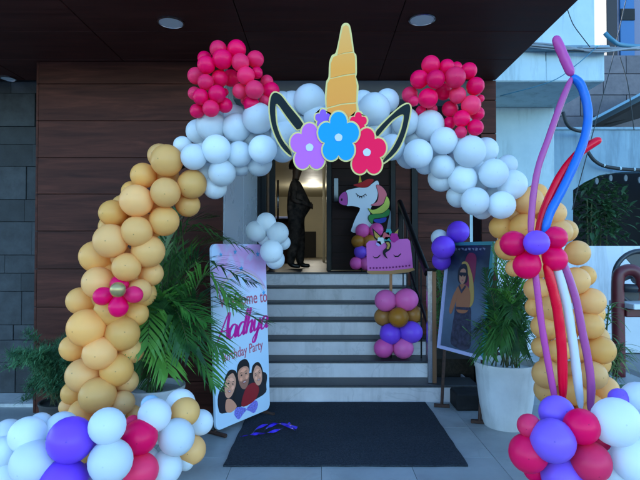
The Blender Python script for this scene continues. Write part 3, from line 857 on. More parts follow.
flower(178, 308, 25, print_mat('petal_dark_purple', (.26, .09, .55, 1)), HY - .006, R36, False)
flower(278, 318, 27, CR, HY - .0065, R36, False)
flower(140, 388, 62, PU, HY - .015, -R36)
flower(302, 402, 62, CR, HY - .0155, -R36)
flower(222, 360, 66, BL, HY - .026, -R36)
# cords that hang the board on the arch pole
MB().tube([(P(330, 130, HY).x, HY + .009, P(330, 130, HY).z), (P(330, 128, HY).x, AY + .13, P(330, 124, AY).z)], .004, 5).build('hanging_cord', BLACKM, hd)

# unicorn standee on the landing
UY = 6.76
ut = thing('unicorn_standee', 'white unicorn head cutout with rainbow mane on a small balloon stack', 'party cutout', (P(355, 272, UY).x, UY, LAND))
zu = lambda x, y: (330 + x / 6.857, 170 + y / 6.857)
UW, UK = print_mat('unicorn_white', (.62, .68, .74, 1)), print_mat('outline_black', (.01, .01, .014, 1))
def shape(pts, Y, mat, name, out=.0, sm=True, parent=ut, conv=zu, th=.002):
    pp = [conv(*q) for q in pts]
    if out:
        mb = MB(); flat(mb, offset(pp, out), Y + th + .001, .003, sm, 3); mb.build(name + '_edge', UK, parent)
    mb = MB(); flat(mb, pp, Y, th, sm, 3); return mb.build(name, mat, parent)
shape([(105, 152), (150, 130), (230, 115), (280, 100), (322, 72), (336, 98), (330, 140), (320, 200), (285, 250), (275, 300), (300, 380), (350, 430), (160, 430), (155, 385), (180, 320), (206, 262), (150, 246), (110, 240)], UY, UW, 'head', .6)
shape([(62, 190), (82, 160), (108, 150), (120, 190), (116, 238), (85, 238), (64, 222)], UY - .005, print_mat('muzzle_pink', (.42, .07, .30, 1)), 'muzzle', .4)
shape([(318, 105), (350, 110), (384, 150), (388, 190), (365, 228), (330, 246), (280, 240), (318, 222), (332, 190), (330, 150)], UY - .004, print_mat('mane_coral', (.70, .16, .20, 1)), 'mane_lock', .5)
shape([(388, 180), (408, 215), (402, 258), (365, 292), (320, 304), (285, 296), (262, 262), (290, 274), (330, 262), (370, 228)], UY - .010, print_mat('mane_yellow', (.55, .60, .10, 1)), 'mane_lock', .5)
shape([(404, 268), (408, 300), (385, 320), (330, 330), (300, 335), (290, 368), (266, 340), (268, 312), (300, 304), (360, 298)], UY - .016, print_mat('mane_green', (.04, .25, .06, 1)), 'mane_lock', .5)
shape([(385, 325), (380, 352), (345, 366), (310, 358), (300, 340), (340, 334)], UY - .022, print_mat('mane_blue', (.03, .06, .40, 1)), 'mane_lock', .5)
shape([(160, 102), (210, 88), (260, 62), (300, 66), (285, 92), (255, 116), (205, 118)], UY - .006, print_mat('forelock_red', (.38, .012, .015, 1)), 'forelock', .4)
shape([(195, 88), (205, 30), (218, 82)], UY - .001, print_mat('horn_gold', (.5, .35, .04, 1)), 'horn', 0, False)
for k in range(6):     # closed eye with lashes
    a_ = k / 5
    x = 178 + 66 * a_; y = 160 + 20 * math.sin(math.pi * a_) + 4 * a_
    x2 = 178 + 66 * (k + 1) / 5; y2 = 160 + 20 * math.sin(math.pi * min(1, (k + 1) / 5)) + 4 * (k + 1) / 5
    if k < 5: shape([(x, y - 3), (x2, y2 - 3), (x2, y2 + 3), (x, y + 3)], UY - .004, UK, 'eyelash', 0, False)
    if 0 < k: shape([(x - 3, y), (x + 3, y), (x + (a_ - .5) * 14 + 2, y + 13), (x + (a_ - .5) * 14 - 2, y + 13)], UY - .0045, UK, 'eyelash', 0, False)
shape([(76, 198), (84, 194), (86, 208), (78, 212)], UY - .009, UK, 'nostril')
cl = zoomlist((330, 170), 4.367, UY - .06, [(142, 265, 62, 'm', B_LPINK), (202, 262, 60, 'm', B_LPINK), (122, 312, 58, 'm', B_GOLD), (172, 312, 58, 'm', B_GOLD), (133, 358, 58, 'm', B_VIO), (185, 358, 58, 'm', B_VIO), (114, 407, 56, 'm', B_LPINK), (158, 409, 56, 'm', B_LPINK), (205, 405, 56, 'm', B_LPINK)], B_LPINK)
for p, d, mt, yb in cl:
    balloon(ut, p, d, mt, P(355, 250, UY + .1))
    if random.random() < .9: balloon(ut, p + Vector((.02, .17, 0)), d, mt)
MB().tube([(P(362, 225, UY).x, UY + .02, P(362, 225, UY).z), (P(362, 225, UY).x, UY + .02, LAND)], .012, 8).build('stick', BLACKM, ut)

# cake standee on the second step
CY = 5.30
ct = thing('cake_standee', 'pink unicorn cake cutout on a stick above a stack of balloons on the steps', 'party cutout', (P(393, 356, CY).x, CY + .03, 2 * RISE))
zk = lambda x, y: (360 + x / 6, 200 + y / 6)
cs = lambda pts, Y, mat, name, out=0, sm=True: shape(pts, Y, mat, name, out, sm, ct, zk)
CPINK = print_mat('cake_pink', (.58, .13, .42, 1))
cs([(38, 262), (55, 245), (170, 238), (285, 232), (300, 245), (312, 340), (318, 408), (180, 424), (45, 424), (40, 340)], CY, CPINK, 'cake', 0, False)
cs([(40, 424), (180, 424), (320, 408), (330, 420), (290, 434), (180, 446), (70, 446), (45, 438)], CY - .006, print_mat('cake_board', (.36, .19, .08, 1)), 'cake_board', 0, False)
for k in range(13):
    x = 62 + k * 19.5; y = 408 + 4 * math.sin(k / 12 * math.pi) - k * 1.2
    cs([(x - 7, y), (x, y - 7), (x + 7, y), (x, y + 7)], CY - .004, print_mat('icing_plum', (.16, .015, .12, 1)) if k == 0 else MAT['icing_plum'], 'icing_dot', 0, False)
GOLDP, TEAL = print_mat('ear_gold', (.42, .26, .06, 1)), print_mat('deco_teal', (.05, .28, .28, 1))
for e in ([(72, 165), (98, 190), (135, 225), (110, 250), (84, 228)], [(240, 155), (215, 180), (188, 215), (205, 245), (232, 215)]):
    cs(e, CY - .004, UK, 'ear', 0, False)
    m0 = (sum(q[0] for q in e) / 5, sum(q[1] for q in e) / 5)
    cs([(m0[0] + (x - m0[0]) * .6, m0[1] + (y - m0[1]) * .6) for x, y in e], CY - .0075, GOLDP, 'ear_lining', 0, False)
cs([(152, 215), (168, 130), (184, 60), (186, 130), (180, 215)], CY - .005, print_mat('cake_horn', (.10, .13, .16, 1)), 'horn', 0, False)
for (x, y, r_, m_) in ((125, 245, 20, print_mat('bloom_white', (.55, .6, .6, 1))), (158, 215, 20, print_mat('bloom_coral', (.5, .1, .12, 1))), (172, 190, 16, TEAL), (205, 225, 24, print_mat('bloom_magenta', (.40, .02, .22, 1))), (165, 240, 18, TEAL), (112, 262, 14, print_mat('bloom_lilac', (.4, .35, .65, 1)))):
    cs([(x + r_ * (1 + .25 * (k % 2)) * math.sin(k * math.pi / 5), y - r_ * (1 + .25 * (k % 2)) * math.cos(k * math.pi / 5)) for k in range(10)], CY - .011, m_, 'bloom')
cs([(148, 248), (175, 245), (188, 270), (178, 300), (152, 320), (166, 352), (142, 332), (138, 305), (158, 285), (158, 265)], CY - .014, UK, 'forelock')
cs([(156, 256), (172, 254), (180, 272), (170, 295), (160, 290), (166, 272)], CY - .0175, GOLDP, 'forelock_streak')
for x0, y0 in ((76, 338), (200, 330)):
    cs([(x0, y0 - 4), (x0 + 12, y0 + 5), (x0 + 28, y0 + 4), (x0 + 46, y0 - 12), (x0 + 46, y0 - 4), (x0 + 30, y0 + 12), (x0 + 10, y0 + 12)], CY - .004, UK, 'closed_eye', 0, False)
sx_ = P(391, 280, CY).x
MB().bbox(sx_ - .014, sx_ + .014, CY + .004, CY + .02, 2 * RISE + .4, P(391, 262, CY).z, .002).build('stick', print_mat('pale_wood', (.34, .16, .07, 1)), ct)
MB().tube([(sx_, CY + .012, 2 * RISE), (sx_, CY + .012, 2 * RISE + .42)], .01, 6).build('stick', BLACKM, ct)
cl = zoomlist((260, 230), 3.2, CY - .03, [(402, 226, 70, 'm', B_LPINK), (468, 223, 72, 'm', B_LPINK), (395, 278, 58, 'b', B_GOLD), (443, 280, 64, 'f', B_GOLD), (490, 270, 58, 'b', B_GOLD), (417, 333, 68, 'm', B_VIO), (483, 327, 70, 'm', B_VIO), (396, 378, 62, 'm', B_LPINK), (458, 380, 66, 'm', B_LPINK)], B_LPINK)
for p, d, mt, yb in cl:
    if p.z - d / 2 < 2 * RISE: p.z = 2 * RISE + d / 2
    balloon(ct, p, d, mt, Vector((sx_, CY + .04, p.z)))
for zz_, mt in ((.84, B_LPINK), (.68, B_GOLD), (.53, B_VIO), (.43, B_LPINK)):
    balloon(ct, Vector((sx_ + .0, CY + .14, zz_ + .06)), .19, mt)

# ------------------------------------------------------------------ banner and poster (own planes)
def frame_matrix(origin, u, v):
    u = u.normalized(); n = u.cross(v).normalized(); v = n.cross(u).normalized()
    M_ = Matrix.Identity(4)
    for i in range(3):
        M_[i][0], M_[i][1], M_[i][2], M_[i][3] = u[i], v[i], n[i], origin[i]
    return M_
def poly2(name, pts, mat, parent, w=.0, th=.0012, sm=False, sub=4):
    pp = [Vector((x, y, w)) for x, y in pts]
    if sm: pp = spline(pp, sub, True)
    return MB().prism(pp, Vector((0, 0, th))).build(name, mat, parent, local=True)
def rrect(x0, x1, y0, y1, r, k=5):
    o_ = []
    for cx_, cy_, a0 in ((x1 - r, y0 + r, -90), (x1 - r, y1 - r, 0), (x0 + r, y1 - r, 90), (x0 + r, y0 + r, 180)):
        for i in range(k + 1):
            a_ = R(a0 + 90 * i / k); o_.append((cx_ + r * math.cos(a_), cy_ + r * math.sin(a_)))
    return o_
def text_mesh(name, body, size, mat, parent, x, y, w, shear=0.0, rot=0.0, bold=0.0, sx=1.0, sy=1.0, align='LEFT'):
    cu = bpy.data.curves.new('t', 'FONT')
    cu.body = body; cu.size = size; cu.shear = shear; cu.offset = bold; cu.extrude = .0006; cu.align_x = align
    ob = bpy.data.objects.new('t', cu); C.objects.link(ob)
    dg = bpy.context.evaluated_depsgraph_get()
    me = bpy.data.meshes.new_from_object(ob.evaluated_get(dg)); me.name = name
    bpy.data.objects.remove(ob); bpy.data.curves.remove(cu)
    me.materials.clear(); me.materials.append(mat)
    return link(bpy.data.objects.new(name, me), parent, True, Matrix.Translation((x, y, w)) @ Matrix.Rotation(rot, 4, 'Z') @ Matrix.Diagonal((sx, sy, 1, 1)))

# welcome banner
bl_, br_ = P(216, 431, 3.98), P(270, 409, 4.55)
bw = (Vector((br_.x, br_.y, 0)) - Vector((bl_.x, bl_.y, 0))).length
bl_.z = .045
u_ = Vector((br_.x - bl_.x, br_.y - bl_.y, 0)).normalized()
n_ = Vector((u_.y, -u_.x, 0))
v_ = Vector((0, 0, 1.445)) - n_ * .055
FM = frame_matrix(bl_, u_, v_)
bn = thing('birthday_banner', 'upright pale blue birthday banner with family photo and pink lettering', 'banner', matrix=FM)
BH = 1.445
BNM, nt, b = mat_new('banner_print')
tc = N(nt, 'ShaderNodeTexCoord'); sx = N(nt, 'ShaderNodeSeparateXYZ'); nt.links.new(tc.outputs['Object'], sx.inputs[0])
nz = N(nt, 'ShaderNodeTexNoise', i_Scale=4.0, i_Detail=4.0, i_Distortion=.8); nt.links.new(tc.outputs['Object'], nz.inputs['Vector'])
ma = N(nt, 'ShaderNodeMath', operation='MULTIPLY_ADD'); ma.inputs[1].default_value = .30
nt.links.new(nz.outputs[0], ma.inputs[0]); nt.links.new(sx.outputs['Y'], ma.inputs[2])
nt.links.new(ramp(nt, ma.outputs[0], [(.0, (.52, .66, .80, 1)), (.55, (.50, .68, .84, 1)), (.85, (.56, .70, .84, 1)), (1.0, (.60, .70, .84, 1))]), b.inputs['Base Color'])
base_c = b.inputs['Base Color'].links[0].from_socket
mr = N(nt, 'ShaderNodeMapRange', i_From_Min=1.17, i_From_Max=1.40); nt.links.new(ma.outputs[0], mr.inputs[0])
pk = ramp(nt, nz.outputs[0], [(.35, (.50, .62, .84, 1)), (.5, (.66, .34, .64, 1)), (.62, (.60, .42, .72, 1)), (.75, (.50, .66, .86, 1))])
mx = N(nt, 'ShaderNodeMixRGB'); nt.links.new(mr.outputs[0], mx.inputs[0]); nt.links.new(base_c, mx.inputs['Color1']); nt.links.new(pk, mx.inputs['Color2'])
nt.links.new(mx.outputs[0], b.inputs['Base Color']); b.inputs['Roughness'].default_value = .35
poly2('banner_panel', rrect(0, bw, 0, BH, .05), BNM, bn, -.022, .022)
# rainbow arc
for k, col in enumerate(((.62, .40, .62, 1), (.66, .50, .52, 1), (.42, .55, .80, 1))):
    r0 = .36 - k * .022; cx_, cy_ = bw * .52, .88
    pts = [(cx_ + r0 * math.cos(R(a_)), cy_ + r0 * math.sin(R(a_))) for a_ in range(28, 153, 5)] + [(cx_ + (r0 - .018) * math.cos(R(a_)), cy_ + (r0 - .018) * math.sin(R(a_))) for a_ in range(152, 27, -5)]
    poly2('rainbow_band', pts, plain('rainbow_%d' % k, col, .4), bn, .0008, .0004)
STARB = plain('star_blue', (.06, .34, .66, 1), .4)
for (x, y, r_) in ((.27, 1.38, .025), (.56, 1.36, .03), (.34, 1.24, .03), (.63, 1.02, .028), (.10, 1.36, .022)):
    poly2('printed_star', [(x + (r_ if k % 2 == 0 else r_ * .42) * math.sin(k * math.pi / 5), y + (r_ if k % 2 == 0 else r_ * .42) * math.cos(k * math.pi / 5)) for k in range(10)], STARB, bn, .0016, .0004)
TXT, PINKT = plain('text_coral', (.50, .10, .16, 1), .4), plain('text_magenta', (.60, .005, .28, 1), .4)
text_mesh('lettering', 'Welcome to', .125, TXT, bn, bw * .10, .94, .0016, 0, .0, .001, .95, 1.15)
BOWL = [(.82, .80), (.62, .98), (.35, .92), (.12, .6), (.10, .2), (.28, .0), (.52, .12), (.74, .5)]
GLY = {'A': [[(.0, -.05), (.45, 1.0), (.95, 2.0), (1.0, 1.0), (1.1, 0)], [(.2, .75), (.7, .68), (1.25, .78)]],
       'a': [BOWL + [(.84, .86)], [(.86, .92), (.76, .35), (.84, .03), (1.06, .14)]],
       'd': [BOWL + [(.84, .86)], [(1.0, 2.0), (.86, .95), (.76, .35), (.84, .03), (1.06, .14)]],
       'h': [[(.34, 2.0), (.18, 1.0), (.06, 0)], [(.08, .15), (.3, .72), (.58, .95), (.70, .72), (.62, .2), (.72, .0), (.92, .14)]],
       'y': [[(.12, .95), (.10, .35), (.26, .04), (.52, .25), (.74, .72)], [(.80, .95), (.62, .05), (.42, -.72), (.14, -.85), (.12, -.55), (.5, -.15), (.95, .2)]]}
def brush_text(word, x, y, sx_w, sy_w, slope):
    mb = MB()
    adv = {'A': 1.2, 'a': 1.0, 'd': 1.04, 'h': .92, 'y': .96}
    cx_ = 0
    for ch in word:
        for li, st_ in enumerate(GLY[ch]):
            pp = spline([Vector((px + .22 * py + cx_, py, 0)) for px, py in st_], 6)
            Lv, Rv = [], []
            for i, p in enumerate(pp):
                t_ = (pp[min(i + 1, len(pp) - 1)] - pp[max(i - 1, 0)]).normalized()
                ww = .055 + .085 * max(0, -t_.y) + .02 * abs(t_.y)
                if i in (0, len(pp) - 1): ww *= .45
                nn_ = Vector((-t_.y, t_.x, 0)) * ww
                for lst, q in ((Lv, p + nn_), (Rv, p - nn_)):
                    lst.append(Vector((x + q.x * sx_w, y + q.y * sy_w + q.x * sx_w * slope, .0016 + .0004 * li)))
            n = len(pp)
            mb.add(Lv + Rv, [(n + i, n + i + 1, i + 1, i) for i in range(n - 1)])
        cx_ += adv[ch]
    return mb.build('lettering', PINKT, bn, local=True)
brush_text('Aadhya', .035, .675, .104, .105, .06)
text_mesh('lettering', 'Birthday Party', .10, TXT, bn, .09, .51, .0016, 0, R(3), .0005, .88, 1.15)
# printed family photo
PH = {k: plain('photo_' + k, c, .35) for k, c in dict(skin=(.68, .28, .17, 1), skin2=(.74, .33, .21, 1), hair=(.012, .010, .010, 1), red=(.30, .012, .02, 1), black=(.014, .014, .02, 1), lips=(.35, .04, .05, 1), teeth=(.7, .7, .7, 1), beard=(.36, .15, .10, 1)).items()}
def face(cx_, cy_, s, tilt, hair, skin, kind):
    T = lambda pts: [(cx_ + s * (x * math.cos(tilt) - y * math.sin(tilt)), cy_ + s * (x * math.sin(tilt) + y * math.cos(tilt))) for x, y in pts]
    if kind == 'long':
        poly2('photo_hair', T([(-.52, -.05), (-.64, .2), (-.62, .5), (-.32, .97), (.32, .97), (.64, .45), (.70, -.3), (.72, -1.1), (.52, -.9), (.50, -.2)]), hair, bn, .0016, .0004, True)
    poly2('photo_face', T([(0, -.85), (-.33, -.66), (-.52, -.15), (-.52, .3), (-.32, .72), (0, .82), (.32, .72), (.52, .3), (.52, -.15), (.33, -.66)]), skin, bn, .0024, .0004, True)
    if kind == 'short':
        poly2('photo_beard', T([(-.48, -.2), (-.3, -.3), (0, -.25), (.3, -.3), (.48, -.2), (.35, -.64), (0, -.86), (-.35, -.64)]), PH['beard'], bn, .0032, .0003, True)
        poly2('photo_hair', T([(-.58, .1), (-.6, .6), (-.3, 1.0), (.3, 1.02), (.6, .62), (.58, .1), (.46, .46), (0, .60), (-.46, .46)]), hair, bn, .0032, .0004, True)
    else:
        poly2('photo_hair', T([(-.58, .0), (-.62, .55), (-.3, .96), (.3, .96), (.62, .5), (.58, -.05), (.50, .34), (.30, .62), (.02, .80), (-.32, .60), (-.50, .32)]), hair, bn, .0032, .0004, True)
    lt = plain('photo_light_' + kind + str(round(s, 3)), tuple(min(1, c * 1.35) for c in skin.node_tree.nodes['Principled BSDF'].inputs['Base Color'].default_value[:3]) + (1,), .35)
    poly2('photo_forehead', T([(-.3, .34), (0, .50), (.3, .36), (.1, .26), (-.1, .26)]), lt, bn, .0030, .0002, True)
    for e in (-1, 1):
        poly2('photo_cheek', T([(e * .14, -.1), (e * .34, -.02), (e * .40, -.18), (e * .25, -.28)]), lt, bn, .0036, .0002, True)
    for e in (-1, 1):
        poly2('photo_eye', T([(e * .22 - .11, .1), (e * .22, .15), (e * .22 + .11, .1), (e * .22, .05)]), PH['hair'], bn, .0040, .0003)
        poly2('photo_eyebrow', T([(e * .23 - .14, .23), (e * .23, .29), (e * .23 + .14, .23), (e * .23, .25)]), PH['hair'], bn, .0040, .0003)
    poly2('photo_nose', T([(0, .08), (-.09, -.16), (.09, -.16)]), PH['skin'], bn, .0040, .0003)
    poly2('photo_mouth', T([(-.2, -.36), (0, -.33), (.2, -.36), (.1, -.47), (-.1, -.47)]), PH['lips'], bn, .0040, .0003)
    poly2('photo_teeth', T([(-.14, -.37), (.14, -.37), (.07, -.42), (-.07, -.42)]), PH['teeth'], bn, .0046, .0003)
poly2('photo_clothing', [(.03, .17), (.12, .11), (.58, .14), (.63, .22), (.63, .32), (.45, .36), (.2, .36), (.05, .3)], PH['black'], bn, .0008, .0004, True)
poly2('photo_clothing', [(.30, .115), (.46, .12), (.53, .2), (.47, .27), (.36, .25)], PH['red'], bn, .0016, .0004, True)
poly2('photo_arm', [(.11, .13), (.17, .10), (.24, .13), (.18, .2), (.12, .21)], PH['skin'], bn, .0024, .0004, True)
face(.17, .315, .118, R(-18), PH['hair'], PH['skin2'], 'long')
face(.335, .355, .128, R(4), PH['hair'], PH['skin'], 'short')
face(.515, .325, .108, R(14), PH['hair'], PH['skin2'], 'long')
GLIT = plain('glitter_lilac', (.20, .18, .60, 1), .4, 0, .5, .5, 90)
for sgn in (-1, 1):
    poly2('printed_bow', [(.36, .075), (.36 + sgn * .05, .105), (.36 + sgn * .12, .12), (.36 + sgn * .15, .075), (.36 + sgn * .10, .02), (.36 + sgn * .04, .05)], GLIT, bn, .0010, .0004, True)
# banner stand
for xx in (.03, bw - .04):
    MB().bbox(xx - .012, xx + .012, .0, BH - .1, -.046, -.0225, .002).build('stand_post', BLACKM, bn, local=True)
iM = FM.inverted()
for xx in (.03, bw - .04):
    c0 = FM @ Vector((xx, 0, -.034))
    nn_ = n_ * .11
    MB().tube([c0 + nn_ + Vector((0, 0, .017 - c0.z)), c0 - nn_ * 1.4 + Vector((0, 0, .017 - c0.z))], .016, 6).build('stand_foot', RUST, bn)
    MB().tube([Vector((c0.x, c0.y, .02)), Vector((c0.x, c0.y, c0.z + .03))], .011, 6).build('stand_post', RUST, bn)

# framed poster on a metal easel
bl_, br_ = P(438, 347, 4.78), P(484.5, 361, 4.24)
zb = (bl_.z + br_.z) / 2
bl_.z = br_.z = zb
pw = (br_ - bl_).length
u_ = (br_ - bl_).normalized()
n_ = Vector((u_.y, -u_.x, 0))
v_ = Vector((0, 0, .975)) - n_ * .125
FM = frame_matrix(bl_, u_, v_)
ps = thing('framed_poster', 'framed photo poster of a woman in sunglasses leaning on a rusty stand', 'poster', matrix=FM)
PH_ = v_.length
FRW, FRT = plain('frame_lilac', (.42, .42, .66, 1), .35), plain('frame_teal', (.05, .24, .27, 1), .3)
poly2('backing_board', [(.01, .01), (pw - .01, .01), (pw - .01, PH_ - .01), (.01, PH_ - .01)], DARK, ps, -.02, .012)
POST, nt, b = mat_new('poster_print')
tc = N(nt, 'ShaderNodeTexCoord'); nz = N(nt, 'ShaderNodeTexNoise', i_Scale=7.0, i_Detail=5.0); nt.links.new(tc.outputs['Object'], nz.inputs['Vector'])
sx = N(nt, 'ShaderNodeSeparateXYZ'); nt.links.new(tc.outputs['Object'], sx.inputs[0])
ma = N(nt, 'ShaderNodeMath', operation='MULTIPLY_ADD'); ma.inputs[1].default_value = .35; nt.links.new(nz.outputs[0], ma.inputs[0]); nt.links.new(sx.outputs['Y'], ma.inputs[2])
nt.links.new(ramp(nt, ma.outputs[0], [(.2, (.05, .075, .12, 1)), (.55, (.10, .14, .21, 1)), (.85, (.05, .07, .11, 1)), (1.0, (.015, .025, .045, 1))]), b.inputs['Base Color']); b.inputs['Roughness'].default_value = .3
poly2('print', [(.025, .025), (pw - .025, .025), (pw - .025, PH_ - .025), (.025, PH_ - .025)], POST, ps, -.007, .006)
for nm, pts, mt_ in (('frame_rail', [(0, 0), (pw, 0), (pw - .03, .03), (.03, .03)], FRW), ('frame_stile', [(0, 0.001), (.0295, .031), (.0295, PH_ - .031), (0, PH_ - .001)], FRW),
                     ('frame_rail', [(0, PH_), (.03, PH_ - .03), (pw - .03, PH_ - .03), (pw, PH_)], FRT), ('frame_stile', [(pw, .001), (pw, PH_ - .001), (pw - .0295, PH_ - .031), (pw - .0295, .031)], FRT)):
    poly2(nm, pts, mt_, ps, -.012, .026)
sk, dr, sg = plain('print_skin', (.42, .19, .12, 1), .35), plain('print_dress', (.035, .032, .055, 1), .4, 0, .4, .5, 30), plain('print_dark', (.012, .012, .02, 1), .3)
top_ = plain('print_brown', (.34, .12, .055, 1), .35)
s_ = pw / .6
Q = lambda pts: [(x * s_, y) for x, y in pts]
poly2('printed_curtain', Q([(.26, .62), (.25, .78), (.29, .88), (.38, .87), (.40, .78), (.38, .60)]), plain('print_plum', (.20, .02, .06, 1), .4), ps, .0, .0004, True)
poly2('printed_dress', Q([(.18, .06), (.17, .20), (.18, .33), (.20, .42), (.37, .42), (.40, .28), (.41, .06)]), dr, ps, .0008, .0004, True)
poly2('printed_arm', Q([(.36, .42), (.41, .46), (.40, .58), (.36, .70), (.29, .80), (.22, .80), (.24, .75), (.31, .70), (.34, .60)]), plain('print_yellow', (.42, .26, .07, 1), .4), ps, .0016, .0004, True)
poly2('printed_torso', Q([(.20, .38), (.19, .46), (.17, .54), (.22, .60), (.30, .60), (.36, .54), (.37, .42), (.33, .36), (.24, .35)]), top_, ps, .0024, .0004, True)
poly2('printed_arm', Q([(.17, .54), (.13, .46), (.11, .36), (.14, .33), (.18, .42), (.21, .52)]), top_, ps, .0030, .0004, True)
poly2('printed_neckline', Q([(.20, .585), (.25, .52), (.305, .585), (.29, .60), (.25, .555), (.215, .60)]), dr, ps, .0036, .0004)
poly2('printed_belt', Q([(.20, .40), (.37, .41), (.365, .385), (.205, .375)]), dr, ps, .0036, .0004)
poly2('printed_hair', Q([(.20, .62), (.18, .72), (.22, .78), (.28, .78), (.31, .70), (.30, .62)]), sg, ps, .0032, .0004, True)
poly2('printed_face', Q([(.25, .605), (.21, .64), (.21, .72), (.25, .745), (.285, .72), (.285, .64)]), sk, ps, .0040, .0004, True)
poly2('printed_sunglasses', Q([(.205, .685), (.205, .71), (.29, .71), (.29, .685), (.265, .67), (.25, .688), (.235, .67)]), sg, ps, .0048, .0004)
poly2('printed_mouth', Q([(.235, .64), (.25, .646), (.265, .64), (.25, .632)]), plain('print_lips', (.35, .05, .08, 1), .3), ps, .0048, .0004)
for k in range(9):
    x = .10 + k * .045
    poly2('printed_caption', [(x, PH_ - .075 + .01 * (k % 3)), (x + .03, PH_ - .075), (x + .032, PH_ - .055), (x + .004, PH_ - .05 - .008 * (k % 2))], plain('print_pale', (.2, .22, .3, 1), .4) if k == 0 else MAT['print_pale'], ps, .0008, .0004)
for xx, fpx in ((.05, (433.5, 400)), (pw - .06, (473, 422))):
    topp = FM @ Vector((xx, .25, -.035)); bot = FM @ Vector((xx, 0, -.035))
    ft = Vector((bot.x - .03, bot.y - .01, 0))
    MB().tube([topp, bot, Vector((ft.x, ft.y, .02))], .015, 6).build('stand_leg', RUST, ps)
    MB().bbox(-.07, .07, -.02, .02, .001, .028, .004, Matrix.Translation((ft.x, ft.y, 0)) @ Matrix.Rotation(R(-12), 4, 'Z')).build('stand_foot', RUST, ps)

# ------------------------------------------------------------------ plants
def pot(parent, c, r, h, name='pot', mat=POTM):
    pr_ = [(r * .70, 0), (r * .74, .02), (r * .86, h * .35), (r * .95, h * .7), (r * .985, h * .9), (r * 1.02, h * .93), (r * 1.03, h), (r * .95, h), (r * .92, h * .9)]
    MB().lathe(pr_, c, 36).build(name, mat, parent, smooth=True, angle=35)
    MB().lathe([(r * .90, h * .84), (r * .90, h * .88)], c, 28).build('soil', SOIL, parent)
def frond(parent, pts, L, n=26, mat=PALM, w=.017, droop=.45, ang=48, name='frond', rs=None):
    rs = rs or random
    pp = spline(pts, 8)
    mb = MB()
    mb.tube(pp, [.0065 * (1 - .8 * i / (len(pp) - 1)) for i in range(len(pp))], 5, mi=1)
    m_ = len(pp) - 1
    start = .22
    for side in (-1, 1):
        for k in range(n):
            t = start + (1 - start) * (k + rs.uniform(-.2, .2) + .5) / n
            i = min(int(t * m_), m_ - 1); f = t * m_ - i
            p = pp[i].lerp(pp[i + 1], f)
            tan = (pp[i + 1] - pp[i]).normalized()
            sd_ = tan.cross(Vector((0, 0, 1)))
            if sd_.length < .05: sd_ = Vector((1, 0, 0))
            sd_.normalize()
            up_ = sd_.cross(tan).normalized()
            ll = L * (math.sin(math.pi * min(.98, (.12 + .86 * (t - start) / (1 - start)))) ** .6) * rs.uniform(.85, 1.1)
            a_ = R(ang * (1 - .45 * t) + rs.uniform(-7, 7))
            d = (tan * math.cos(a_) + sd_ * side * math.sin(a_) + up_ * .22).normalized()
            q1 = p + d * ll * .5 + Vector((0, 0, -droop * .10 * ll))
            q2 = p + d * ll + Vector((0, 0, -droop * ll * rs.uniform(.6, 1.1)))
            wv = d.cross(up_).normalized() * w * .5
            mb.add([p - wv * .5, p + wv * .5, q1 + wv, q1 - wv, q2], [(0, 1, 2, 3), (3, 2, 4)])
    return mb.build(name, [mat, STEMM], parent)
def strap(mb, p0, d, L, w, bend, rs=random, seg=5):
    """one lance-shaped leaf"""
    d = d.normalized(); s = d.cross(Vector((0, 0, 1)))
    if s.length < .05: s = Vector((1, 0, 0))
    s.normalize()
    Lv, Rv = [], []
    p = Vector(p0)
    for i in range(seg + 1):
        t = i / seg
        ww = w * .5 * math.sin(math.pi * (.1 + .9 * t)) ** .8 if t < 1 else 0.0005
        q = Vector(p0) + d * L * t + Vector((0, 0, -bend * L * t * t))
        nrm = s.cross(d).normalized()
        Lv.append(q - s * ww + nrm * ww * .35); Rv.append(q + s * ww + nrm * ww * .35)
    n_ = seg + 1
    mid = [(a_ + b_) / 2 - s.cross(d).normalized() * w * .12 for a_, b_ in zip(Lv, Rv)]
    mb.add(Lv + mid + Rv, [(i, i + 1, n_ + i + 1, n_ + i) for i in range(seg)] + [(n_ + i, n_ + i + 1, 2 * n_ + i + 1, 2 * n_ + i) for i in range(seg)])

# areca palm left
rs = random.Random(11)
PB = Vector((-1.28, 3.98, 0))
pt = thing('potted_palm', 'green areca palm in a white pot between banner and yellow balloon column', 'potted plant', PB)
pot(pt, PB, .23, .40)
pb = PB + Vector((0, 0, .34))
spec = [  # (mid pixel, mid Y), (tip pixel, tip Y)
    ((196, 262, 3.98), (252, 283, 3.78)), ((200, 300, 3.85), (264, 322, 3.75)), ((186, 232, 4.1), (250, 250, 4.05)),
    ((178, 230, 4.1), (212, 218, 4.2)), ((165, 245, 4.1), (176, 212, 4.2)), ((165, 300, 3.7), (205, 322, 3.5)),
    ((150, 305, 3.75), (148, 345, 3.55)), ((175, 310, 3.7), (190, 350, 3.5)), ((190, 320, 3.8), (222, 352, 3.65)),
    ((150, 270, 4.0), (128, 262, 4.1)), ((195, 285, 4.1), (240, 300, 3.85)), ((160, 330, 3.8), (168, 372, 3.65)), ((190, 335, 3.8), (214, 385, 3.7)),
    ((172, 275, 4.2), (200, 262, 4.3)), ((205, 275, 3.9), (235, 305, 3.75)), ((150, 330, 4.0), (140, 372, 3.95)), ((185, 255, 4.2), (225, 240, 4.25)), ((170, 265, 4.25), (160, 235, 4.35)), ((180, 345, 3.9), (200, 372, 3.9)), ((160, 350, 4.0), (150, 385, 3.95))]
